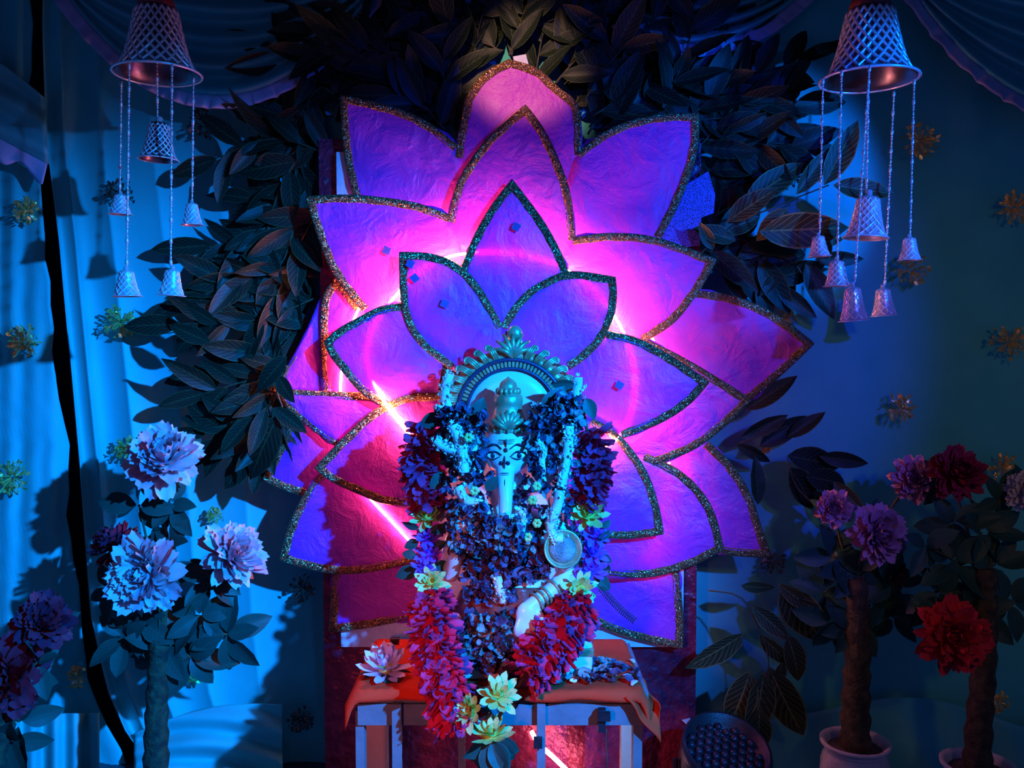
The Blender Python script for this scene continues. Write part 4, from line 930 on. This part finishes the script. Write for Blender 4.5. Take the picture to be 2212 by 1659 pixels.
# crown
cr_c = G(1098, 930, 0.0)
prof = [(44, 0), (46, 8), (42, 14), (36, 26), (33, 40), (30, 52), (31, 58), (32, 62), (31, 74), (29, 77), (24, 80), (22, 90), (20, 93), (19, 98), (17, 104), (12, 109), (5, 113), (0, 118)]
b = MB(); b.lathe([(gs(r), gs(z)) for r, z in prof], 32, Matrix.Translation(cr_c)); crown = b.build('crown', M_gold, idol)
for k in range(14):
    a = 2 * PI * k / 14; b = MB(); b.ball((0, 0, 0), (gs(5), gs(5), gs(8)), 8, 6, Matrix.Translation(cr_c + Vector((gs(23) * math.cos(a), gs(23) * math.sin(a), gs(85))))); b.build('crown_knob', M_gold, crown)
for k, a in enumerate((-60, -40, -20, 0, 20, 40, 60)):
    ra = math.radians(a); p = G(1096, 926, -0.048); tip = p + Vector((gs(38) * math.sin(ra), 0.004, gs(38) * math.cos(ra)))
    b = MB(); b.tube(cr([tuple(p), tuple((p + tip) / 2 + Vector((0, -0.006, 0))), tuple(tip)], 8), [gs(2 + 5 * math.sin(PI * (i + 1) / 10)) for i in range(9)], 8); b.build('crown_leaf', M_gold, crown)
for k in range(9):
    a = math.radians(-80 + 20 * k); p = cr_c + Vector((gs(46) * math.sin(a), -gs(46) * math.cos(a), gs(6)))
    b = MB(); b.ball((0, 0, 0), (gs(4), gs(4), gs(8)), 8, 6, Matrix.Translation(p)); b.build('crown_bead', M_gold, crown)
# halo: disc, bead ring, scrolled arch
YH = 0.085; HC = (1105, 893)
def H(r, a, dy=0.0): return G(HC[0] + r * math.sin(a), HC[1] - r * math.cos(a), YH + dy)
def arch(name, r0, r1, dy0, dy1, a0, a1, mat, parent, n=60, prof=None):
    b = MB()
    sec = prof or [(r0, dy1), (r0, dy0), (r1, dy0), (r1, dy1)]
    def fn(u, v):
        k = v * (len(sec) - 1); i = min(len(sec) - 2, int(k)); f_ = k - i
        r = sec[i][0] + (sec[i + 1][0] - sec[i][0]) * f_; d = sec[i][1] + (sec[i + 1][1] - sec[i][1]) * f_
        return H(r, a0 + (a1 - a0) * u, d)
    b.grid(fn, n, len(sec) - 1); return b.build(name, mat, parent)
A = math.radians(128)
def disc(u, v): return H(96 * v, -PI + 2 * PI * u, -0.004)
b = MB(); b.grid(disc, 48, 3); halo = b.build('halo', M_idol, idol); solid(halo, 0.006); 
pst = MB(); pst.box(tuple(G(1105, 1180, YH + 0.012)), (gs(70), 0.014, gs(420))); pst.build('halo_post', M_idol, halo, False)
arch('dark_ring', 93, 100, -0.013, 0.01, -A, A, M_darkgold, halo)
arch('dark_ring', 112, 120, -0.014, 0.01, -A, A, M_darkgold, halo)
arch('bead_bed', 98, 114, -0.006, 0.01, -A, A, M_gold, halo)
for k in range(58):
    a = -A + 2 * A * (k + 0.5) / 58; p = H(106, a, -0.008)
    q = Matrix.Translation(p) @ Matrix.Rotation(a, 4, 'Y')
    b = MB(); b.box((0, 0, 0), (gs(5.6), 0.012, gs(12)), q); b.build('bead', M_gold, halo, False)
arch('arch_band', 118, 134, 0, 0, -A, A, M_gold, halo, prof=[(118, 0.01), (118, -0.006), (124, -0.010), (130, -0.006), (140, 0.0), (140, 0.012), (118, 0.012)])
def scroll(a, s, big=1.0):
    # fluted acanthus lobe that rolls over at its end
    b = MB()
    for off in (-5.2, 0, 5.2):
        pts = []; rad = []
        for i in range(9):
            t = i / 8; r = 118 + 36 * t * big; aa = a + s * (0.02 * t + 0.045 * t * t) + off / 135.0 * (1 - 0.3 * t)
            pts.append(tuple(H(r, aa, -0.006 - 0.010 * math.sin(PI * t * 0.9)))); rad.append(gs(2.9 * (0.75 + 0.4 * math.sin(PI * t))))
        b.tube(pts, rad, 6)
    # curl
    c_r = 118 + 30 * big; ca = a + s * 0.085
    pts = []; rad = []
    for i in range(15):
        t = i / 14; th = s * (-1.6 + t * 5.2); rr = 8.5 * (1 - 0.72 * t) * big
        x = rr * math.sin(th); y = rr * math.cos(th)
        pts.append(tuple(H(c_r + y, ca + x / c_r, -0.008 - 0.006 * t))); rad.append(gs(3.2 - 0.9 * t))
    b.tube(pts, rad, 6)
    return b.build('scroll', M_gold, halo)
for s in (-1, 1):
    for k in range(10): scroll(s * (0.27 + 0.176 * k), s)
# finial: fan and knob
for k in range(7):
    a = math.radians(-54 + 18 * k); L = 62 - abs(k - 3) * 5
    base = (1108, 775); pts = []
    for i in range(8):
        t = i / 7; pts.append(tuple(G(base[0] + math.sin(a * (0.5 + 0.7 * t)) * L * t, base[1] - math.cos(a * (0.5 + 0.7 * t)) * L * t, YH - 0.008 - 0.012 * math.sin(PI * t))))
    b = MB(); b.tube(pts, [gs(3 + 3.2 * math.sin(PI * min(1, (i + 1) / 8))) for i in range(8)], 8); b.build('finial_leaf', M_gold, halo)
b = MB(); b.ball(tuple(G(1112, 722, YH - 0.004)), (gs(18), 0.014, gs(20)), 16, 12); b.build('finial_knob', M_gold, halo)
b = MB(); b.grid(lambda u, v: G(1108 + 34 * (2 * u - 1) * (1 - 0.55 * v), 785 - 70 * v, YH + 0.006), 8, 8); o = b.build('finial_back', M_gold, halo); solid(o, 0.006)
# bowl in the idol's hand
bc = G(1216, 1186, -0.095); ax_ = Vector((0.1, -0.9, 0.25)).normalized(); q = Matrix.Translation(bc) @ ax_.to_track_quat('Z', 'Y').to_matrix().to_4x4()
b = MB(); b.lathe([(0, -0.028), (gs(20), -0.026), (gs(36), -0.012), (gs(41), 0.004), (gs(37), 0.004), (gs(30), -0.008), (0, -0.012)], 30, q); bowl = b.build('bowl', M_gold, idol)
b = MB(); b.ball((0, 0, -0.006), (gs(28), gs(28), 0.012), 20, 10, q); b.build('bowl_filling', M_wilt2, bowl)
# arm reaching to the bowl
b = MB(); limb(b, [G(1190, 1120, 0.0), G(1235, 1170, -0.01), G(1232, 1212, -0.05), G(1222, 1222, -0.085)], [gs(20), gs(17), gs(13), gs(12)]); b.build('upper_arm', M_idol, idol)

# ------------------------------------------------------------------ white tuberose strands and wilted petals on the idol
def strand(name, pts, rpx, dy, label, dens=1.0):
    path = [(W(p.x, p.y, YS + dy + p.z)) for p in cr([(x, y, (r_[0] if r_ else 0)) for (x, y, *r_) in pts], 40)]
    L = sum((path[i + 1] - path[i]).length for i in range(40)); R = gs(rpx * 1.12); b = MB()
    n = int(L / 0.0052 * (rpx / 7) * 1.5 * dens)
    for k in range(n):
        s = random.uniform(0, 39.99); i = int(s); p = path[i].lerp(path[i + 1], s - i)
        d = Vector((random.gauss(0, 1), random.gauss(-0.4, 1), random.gauss(0, 1))).normalized()
        c = p + d * R * random.uniform(0.55, 1.0); r = random.uniform(0.0030, 0.0055)
        Mx = Matrix.Translation(c) @ d.to_track_quat('Z', 'Y').to_matrix().to_4x4() @ Matrix.Rotation(random.uniform(0, 6), 4, 'Z')
        # tiny five-lobed blossom
        vs_ = [(0, 0, -0.6 * r)]; fs = []
        for j in range(10): rr = r * (1.25 if j % 2 else 0.6); vs_.append((rr * math.cos(j * PI / 5), rr * math.sin(j * PI / 5), r * (0.5 if j % 2 else 0.25)))
        for j in range(10): fs.append((0, 1 + j, 1 + (j + 1) % 10))
        b.add(vs_, fs, None, Mx)
    b.tube(path, R * 0.6, 6)
    o = b.build(name, M_tube, None); tag(o, label, 'flower garland', 'white tuberose strands on the idol'); return o
TS = 'white tuberose strand draped over the idol'
strand('tuberose_strand', [(972, 808), (962, 840), (966, 875), (985, 900)], 17, 0.035, 'white tuberose strand against the scrolled halo on the darker bell side')
strand('tuberose_strand', [(950, 875), (942, 900), (938, 915)], 13, 0.02, 'short white tuberose tuft at the outer edge of the halo garland')
strand('tuberose_strand', [(978, 918), (992, 950), (1000, 985), (1002, 1020)], 19, -0.06, 'thick white tuberose strand hanging beside the idol eye in shade')
strand('tuberose_strand', [(940, 950), (960, 965), (985, 975)], 15, -0.06, 'short white tuberose strand lying across the magenta rope top')
strand('tuberose_strand', [(990, 1050), (1005, 1080), (1040, 1090), (1052, 1118), (1055, 1140)], 17, -0.085, 'white tuberose strand curling under the idol hand')
strand('tuberose_strand', [(1248, 815), (1246, 850), (1238, 885)], 18, 0.03, 'white tuberose strand against the halo beside the tucked leaf')
strand('tuberose_strand', [(1230, 920), (1226, 970), (1218, 1020), (1212, 1050)], 17, -0.05, 'long white tuberose strand hanging beside the lit eye')
strand('tuberose_strand', [(1210, 1060), (1203, 1095), (1190, 1130), (1195, 1160), (1215, 1165)], 17, -0.085, 'white tuberose strand ending at the golden bowl')
strand('tuberose_strand', [(1148, 875), (1165, 900), (1180, 905)], 11, -0.035, 'thin white tuberose strand beside the crown')
strand('tuberose_strand', [(1160, 950), (1175, 975), (1170, 995), (1178, 1020)], 12, -0.055, 'thin white tuberose strand next to the lit cheek')
strand('tuberose_strand', [(1020, 930), (1026, 960), (1024, 985)], 9, -0.05, 'thin white tuberose strand next to the shaded cheek')
strand('tuberose_strand', [(1074, 1245), (1080, 1275), (1088, 1300)], 17, -0.10, 'white tuberose tuft hanging over the idol lap')
strand('tuberose_strand', [(1120, 1100), (1130, 1120), (1128, 1150)], 10, -0.09, 'thin white tuberose strand beside the idol trunk')
def crumple(name, mat, region, n, size, dy, label, skip=None, wob=0.02):
    b = MB()
    for k in range(n):
        for _ in range(30):
            x0, x1, y0, y1 = random.choice(region); x = random.uniform(x0, x1); y = random.uniform(y0, y1)
            if not (skip and skip(x, y)): break
        curve = 0.05 * ((x - 1098) / 150) ** 2
        c = W(x, y, YS + dy + curve + random.uniform(-wob, wob)); d = Vector((random.gauss(0, 1), random.gauss(-0.8, 0.7), random.gauss(-0.3, 1))).normalized()
        s = random.uniform(0.6, 1.3) * size
        Mx = frame(d, Vector((random.gauss(0, 0.7), -1, random.gauss(0, 0.7))), c, s, s * random.uniform(0.5, 1.1), s)
        vs_ = []; fs = []
        for i in range(4):
            for j in range(3):
                hw = (0.12, 0.42, 0.46, 0.2)[i]; vs_.append((i / 3 - 0.4, hw * (j - 1) + random.uniform(-.06, .06), random.uniform(-0.16, 0.16) + 0.25 * abs(j - 1)))
        for i in range(3):
            for j in range(2): a = i * 3 + j; fs.append((a, a + 3, a + 4, a + 1))
        b.add(vs_, fs, None, Mx)
    o = b.build(name, mat, None); tag(o, label, 'flower petals', None, 'stuff'); return o
def faceskip(x, y): return (1052 < x < 1142 and 935 < y < 1018) or (1068 < x < 1114 and 1000 < y < 1128) or (1010 < x < 1200 and y < 870) or (math.hypot(x - 1216, y - 1186) < 42) or (1110 < x < 1215 and y > 1255)
REG = [(955, 1050, 885, 1010), (945, 1060, 1000, 1150), (1130, 1255, 890, 1010), (1110, 1240, 1000, 1150), (985, 1210, 1120, 1260), (1020, 1120, 1240, 1340), (1150, 1260, 850, 930), (945, 1010, 880, 950), (1040, 1160, 1130, 1300)]
REG += [(975, 1060, 1090, 1220), (985, 1060, 1100, 1200), (1120, 1180, 1180, 1262)]
crumple('wilted_petals', M_wilt, REG, 1200, 0.022, -0.055, 'dark wilted rose petals heaped over the idol', faceskip)
crumple('wilted_blossoms', M_wilt2, REG, 330, 0.018, -0.068, 'greyish wilted blossoms strewn over the idol garlands', faceskip)
crumple('wilted_petals', M_wilt, [(1000, 1110, 1320, 1450), (1040, 1120, 1380, 1470)], 130, 0.024, -0.11, 'dark wilted petals hanging below the idol lap')
crumple('wilted_blossoms', M_wilt2, [(1000, 1100, 1330, 1440)], 60, 0.02, -0.12, 'greyish wilted blossoms hanging below the idol lap')
random.seed(31)
crumple('wilted_petals', M_wilt, [(1005, 1180, 1205, 1300)], 130, 0.024, -0.098, 'dark wilted petals covering the idol belly', faceskip, 0.01)
crumple('wilted_petals', M_wilt, [(970, 1045, 1085, 1200), (1040, 1125, 1118, 1210)], 190, 0.022, -0.112, 'dark wilted petals hanging over the idol hand', None, 0.012)
crumple('wilted_blossoms', M_wilt2, [(970, 1045, 1095, 1190), (1040, 1125, 1112, 1190)], 70, 0.018, -0.12, 'greyish wilted blossoms around the end of the idol trunk', None, 0.012)
random.seed(32)
idl = empty('garland_leaf_spray', G(1220, 900), 'loose dark leaves tucked into the idol garlands', 'leaf branch')
b = MB(); b.tube([G(1240, 860, -0.01), G(1230, 930, -0.04), G(1215, 1000, -0.06)], 0.002, 5); b.build('stem', M_stem, idl)
for (x0, y0, x1, y1, dy) in ((1180, 900, 1215, 835, -0.02), (1265, 860, 1285, 905, 0.0), (1200, 880, 1170, 900, -0.03), (1240, 830, 1190, 830, 0.0), (955, 900, 905, 918, 0.0), (1020, 920, 1045, 860, -0.03), (1050, 1060, 1075, 1030, -0.09), (1010, 1180, 1050, 1205, -0.09), (960, 1020, 930, 1060, -0.02), (1100, 1160, 1075, 1220, -0.1)):
    leaf_at(idl, G(x0, y0, dy), G(x1, y1, dy - 0.01), L_bush, 1.3)
for (x, y) in ((1012, 945), (1025, 1060), (1045, 1125), (1150, 1080), (1160, 1130), (1160, 1050), (1140, 1160)):
    b = MB(); c = G(x, y, -0.09)
    for k in range(6):
        a = k * PI / 3; b.ball(c + Vector((0.006 * math.cos(a), -0.002, 0.006 * math.sin(a))), (0.005, 0.004, 0.005), 6, 4)
    o = b.build('yellow_blossom', M_bud); tag(o, 'tiny yellow blossom tucked among the idol garlands', 'flower', 'yellow blossoms on the idol')

# ------------------------------------------------------------------ big cloth-petal garland
random.seed(41)
gar = empty('flower_garland', W(1050, 1540, 1.78), 'long magenta garland with yellow and violet flowers hung around the idol', 'flower garland')
count = [0]
def rope(pts, rpx, n, sz=0.74):
    """pts: (px, py, Y)"""
    c = cr(pts, 40); path = [W(p.x, p.y, p.z) for p in c]; R = S(rpx, c[20].z)
    b = MB(); b.tube(path, R * 0.55, 10); core = b.build('petal_rope', M_magenta, gar); bk = MB()
    for k in range(n):
        s = (k + random.random()) / n * 39.9; i = int(s); p = path[i].lerp(path[i + 1], s - i); t = (path[i + 1] - path[i]).normalized()
        a = (k * 2.39996) + random.uniform(-0.3, 0.3)
        e1 = t.cross(Vector((0, 1, 0))).normalized(); e2 = e1.cross(t).normalized()
        o_ = e1 * math.cos(a) + e2 * math.sin(a)
        d = (o_ * random.uniform(0.4, 0.9) + t * random.uniform(0.4, 1.0) + e1.cross(o_) * 0.0 + o_.cross(t) * random.uniform(-0.6, 0.6)).normalized()
        st = p + o_ * R * 0.42; L = R * sz * random.uniform(0.85, 1.25)
        x = d.cross(o_ + t * 0.01); x = x.normalized() if x.length > 1e-4 else e1; z = x.cross(d)
        M = Matrix(((x.x * L, d.x * L, z.x * L, st.x), (x.y * L, d.y * L, z.y * L, st.y), (x.z * L, d.z * L, z.z * L, st.z), (0, 0, 0, 1)))
        me = random.choice(P_mag)
        if o_.y < 0.25 and count[0] < 300: obj('petal', me, core, M); count[0] += 1
        else: bk.add([v.co for v in me.vertices], [tuple(q.vertices) for q in me.polygons], [(l, 0.5) for l in [v.co.y for v in me.vertices]], M)
    if bk.v: tag(bk.build('petal_mass', M_magenta, core), None, None, None, 'stuff')
rope([(935, 925, 2.03), (915, 960, 2.02), (908, 1010, 2.01), (922, 1060, 2.0), (930, 1095, 1.99)], 43, 170)
rope([(1268, 930, 2.03), (1283, 970, 2.02), (1285, 1020, 2.01), (1270, 1065, 2.0), (1262, 1095, 1.99)], 40, 150)
rope([(930, 1285, 1.93), (938, 1360, 1.87), (950, 1430, 1.83), (968, 1500, 1.80), (990, 1560, 1.79)], 50, 300)
rope([(1248, 1290, 1.93), (1225, 1350, 1.87), (1185, 1405, 1.84), (1140, 1455, 1.81)], 50, 200)
b = MB(); b.tube([W(x, y, Y) for x, y, Y in ((935, 925, 1.99), (960, 860, 2.04), (1000, 790, 2.10), (1105, 760, 2.105), (1210, 790, 2.10), (1255, 860, 2.04), (1268, 930, 1.99))], 0.004, 6); b.build('garland_cord', M_stem, gar)
for (x0, y0, Ya, x1, y1, Yb) in ((930, 1090, 1.99, 930, 1290, 1.93), (1265, 1090, 1.99, 1248, 1295, 1.93), (990, 1555, 1.79, 1055, 1570, 1.785), (1140, 1450, 1.81, 1070, 1560, 1.785), (1060, 1540, 1.785, 1062, 1660, 1.785)):
    b = MB(); b.tube([W(x0, y0, Ya), W(x1, y1, Yb)], 0.004, 6); b.build('garland_cord', M_stem, gar)
for (x, y, Y, r, nrm) in ((922, 1117, 1.98, 42, (0, -0.7, 0.75)), (1270, 1115, 1.98, 48, (0, -0.75, 0.7)), (930, 1258, 1.93, 42, (0.1, -0.9, 0.4)), (1252, 1272, 1.92, 44, (0.2, -0.9, 0.2)), (1010, 1535, 1.77, 48, (-0.5, -0.8, 0.4)), (1075, 1505, 1.775, 52, (0.3, -0.6, 0.75)), (1060, 1590, 1.77, 58, (0.0, -0.25, 1.0))):
    bloom('yellow_flower', gar, W(x, y, Y), Vector(nrm), S(r, Y), P_yel, POINTY, M_yellow)
for (x, y, Y, r, nrm) in ((925, 1165, 1.97, 34, (0, -0.6, 0.8)), (925, 1195, 1.96, 34, (0, -0.7, 0.7)), (918, 1222, 1.95, 36, (0, -0.8, 0.6)), (1285, 1158, 1.97, 36, (0.3, -0.6, 0.7)), (1280, 1195, 1.96, 36, (0.2, -0.7, 0.7)), (1275, 1230, 1.95, 38, (0.1, -0.8, 0.5))):
    bloom('violet_flower', gar, W(x, y, Y), Vector(nrm), S(r, Y), P_vio, POINTY, M_violet)
for (x0, y0, x1, y1, Y) in ((905, 1140, 868, 1128, 1.92), (905, 1170, 872, 1182, 1.92), (930, 1150, 965, 1135, 1.92), (900, 1200, 868, 1195, 1.91), (935, 1185, 965, 1170, 1.92), (900, 1225, 855, 1250, 1.91), (935, 1225, 972, 1220, 1.91), (1255, 1150, 1225, 1170, 1.92), (1300, 1140, 1320, 1125, 1.92), (1290, 1175, 1322, 1150, 1.92), (1290, 1200, 1322, 1215, 1.92), (1295, 1215, 1318, 1235, 1.91), (1285, 1245, 1320, 1275, 1.9), (1250, 1210, 1225, 1225, 1.91)):
    leaf_at(gar, W(x0, y0, Y + 0.04), W(x1, y1, Y + 0.04), L_bush, 1.4)
for k in range(9):
    a = -2.7 + k * 0.28; p = W(1062, 1600, 1.785); leaf_at(gar, p, p + Vector((0.065 * math.cos(a), -0.01 + 0.02 * math.sin(k), 0.075 * math.sin(a))), L_bush, 1.4)
# fern sprig sticking out of the garland
b = MB(); P = [W(p.x, p.y, 1.9) for p in cr([(1290, 1262), (1320, 1295), (1345, 1320), (1372, 1342)], 22)]
b.tube(P, 0.001, 4)
for i in range(2, 22):
    t = (P[i] - P[i - 1]).normalized(); n_ = Vector((-t.z, 0, t.x))
    for s in (-1, 1): b.tube([P[i], P[i] + n_ * s * 0.008 + t * 0.004], [0.0008, 0.0013], 4)
b.build('fern_sprig', M_leaf, gar)

# ------------------------------------------------------------------ things lying on the table
random.seed(51)
p = W(832, 1475, 1.935); p.z = TZ + 0.024
lot = empty('artificial_lotus', (p.x, p.y, TZ + 0.008), 'pale blue artificial lotus flower lying on the orange cloth', 'artificial flower')
bloom('flower_head', lot, p, Vector((0.05, -0.3, 1)), S(58, 1.93), P_lot, [(10, 8, 1.0, -0.1), (9, 26, 0.9, -0.02), (7, 46, 0.75, 0.03), (5, 66, 0.55, 0.04)], M_bud)
for k in range(7):
    a = random.uniform(0, 6.28); leaf_at(lot, p + Vector((0, 0, -0.008)), p + Vector((0.062 * math.cos(a), 0.062 * math.sin(a), -0.010)), L_bush, 1.3, Vector((0, 0, 1)))
def heap(name, mat, x0, x1, y0, y1, n, size, hmax, label):
    b = MB()
    for k in range(n):
        u = random.gauss(0.5, 0.22); v = random.gauss(0.5, 0.24)
        x = x0 + (x1 - x0) * min(1, max(0, u)); yy = y0 + (y1 - y0) * min(1, max(0, v))
        h = hmax * max(0, 1 - 3.2 * ((u - 0.45) ** 2 + (v - 0.5) ** 2)) * random.random()
        d = Vector((random.gauss(0, 1), random.gauss(0, 1), random.gauss(0.2, 0.4))).normalized(); s = size * random.uniform(0.6, 1.3)
        Mx = frame(d, Vector((random.gauss(0, 0.6), random.gauss(-0.3, 0.6), 1)), (x, yy, TZ + 0.012 + h), s, s * random.uniform(0.5, 1), s)
        vs_ = []; fs = []
        for i in range(4):
            for j in range(3): vs_.append((i / 3 - 0.5, (0.12, 0.42, 0.46, 0.2)[i] * (j - 1), random.uniform(-0.12, 0.12) + 0.2 * abs(j - 1)))
        for i in range(3):
            for j in range(2): a = i * 3 + j; fs.append((a, a + 3, a + 4, a + 1))
        b.add(vs_, fs, None, Mx)
    o = b.build(name, mat); tag(o, label, 'flower petals', None, 'stuff'); return o
xa, xb = W(1165, 1470, 1.93).x, W(1375, 1470, 1.93).x
heap('petal_heap', M_wilt, xa, xb, 1.885, 1.99, 150, 0.022, 0.03, 'heap of dark wilted petals on the orange cloth beside the pedestal')
heap('blossom_heap', M_wilt2, xa, xb, 1.885, 1.99, 90, 0.02, 0.036, 'greyish wilted blossoms on top of the dark petal heap')
heap('blossom_heap', M_tube, xa + 0.02, xb - 0.01, 1.89, 1.98, 34, 0.015, 0.036, 'white blossoms scattered over the petal heap')
p = W(853, 1390, 2.15); b = MB(); b.box((p.x, 2.15, TZ + 0.013), (0.022, 0.014, 0.012)); o = b.build('clip', M_black, None, False); tag(o, 'tiny black clip at the back edge of the orange cloth', 'clip')
m_ = o.modifiers.new('bevel', 'BEVEL'); m_.width = 0.002; m_.segments = 2
for (x, y, Y, s) in ((841, 1403, 2.13, 0.014), (1365, 1438, 2.02, 0.012), (1355, 1480, 1.93, 0.012), (1370, 1500, 1.89, 0.016)):
    c = W(x, y, Y); c.z = TZ + 0.008; a = random.uniform(0, 3)
    b = MB(); b.grid(lambda u, v: c + Vector((math.cos(a) * (u - .5) * 2 * s - math.sin(a) * (v - .5) * s * (1 - abs(2 * u - 1) * .7), math.sin(a) * (u - .5) * 2 * s + math.cos(a) * (v - .5) * s * (1 - abs(2 * u - 1) * .7), 0.004 * math.sin(u * 3.1))), 6, 3)
    o = b.build('fallen_petal', M_scrap); tag(o, 'small pale petal fallen on the orange cloth', 'petal', 'fallen petals on the table'); solid(o, 0.001)
# stand clamp and wire at the table front
p = W(1300, 1556, TYF - 0.01); b = MB(); b.box((p.x, TYF - 0.008, p.z), (0.016, 0.012, 0.05)); b.box((p.x + 0.004, TYF - 0.018, p.z + 0.012), (0.026, 0.012, 0.018)); o = b.build('clamp', M_black, None, False); tag(o, 'small black clamp on the table apron', 'clamp')
P = [W(x, y, TYF - 0.008) for x, y in ((1310, 1575), (1309, 1610), (1311, 1640), (1308, 1700))]; b = MB(); b.tube([tuple(v) for v in cr([tuple(v) for v in P], 14)], 0.0012, 5); o = b.build('wire', M_stem); tag(o, 'thin wire hanging below the black clamp', 'wire')
p = W(1162, 1605, TYF - 0.02); b = MB(); b.box((p.x, TYF - 0.018, p.z), (0.018, 0.012, 0.022), None); o = b.build('strip_connector', M_black, None, False); tag(o, 'black connector at the end of the led strip', 'connector')
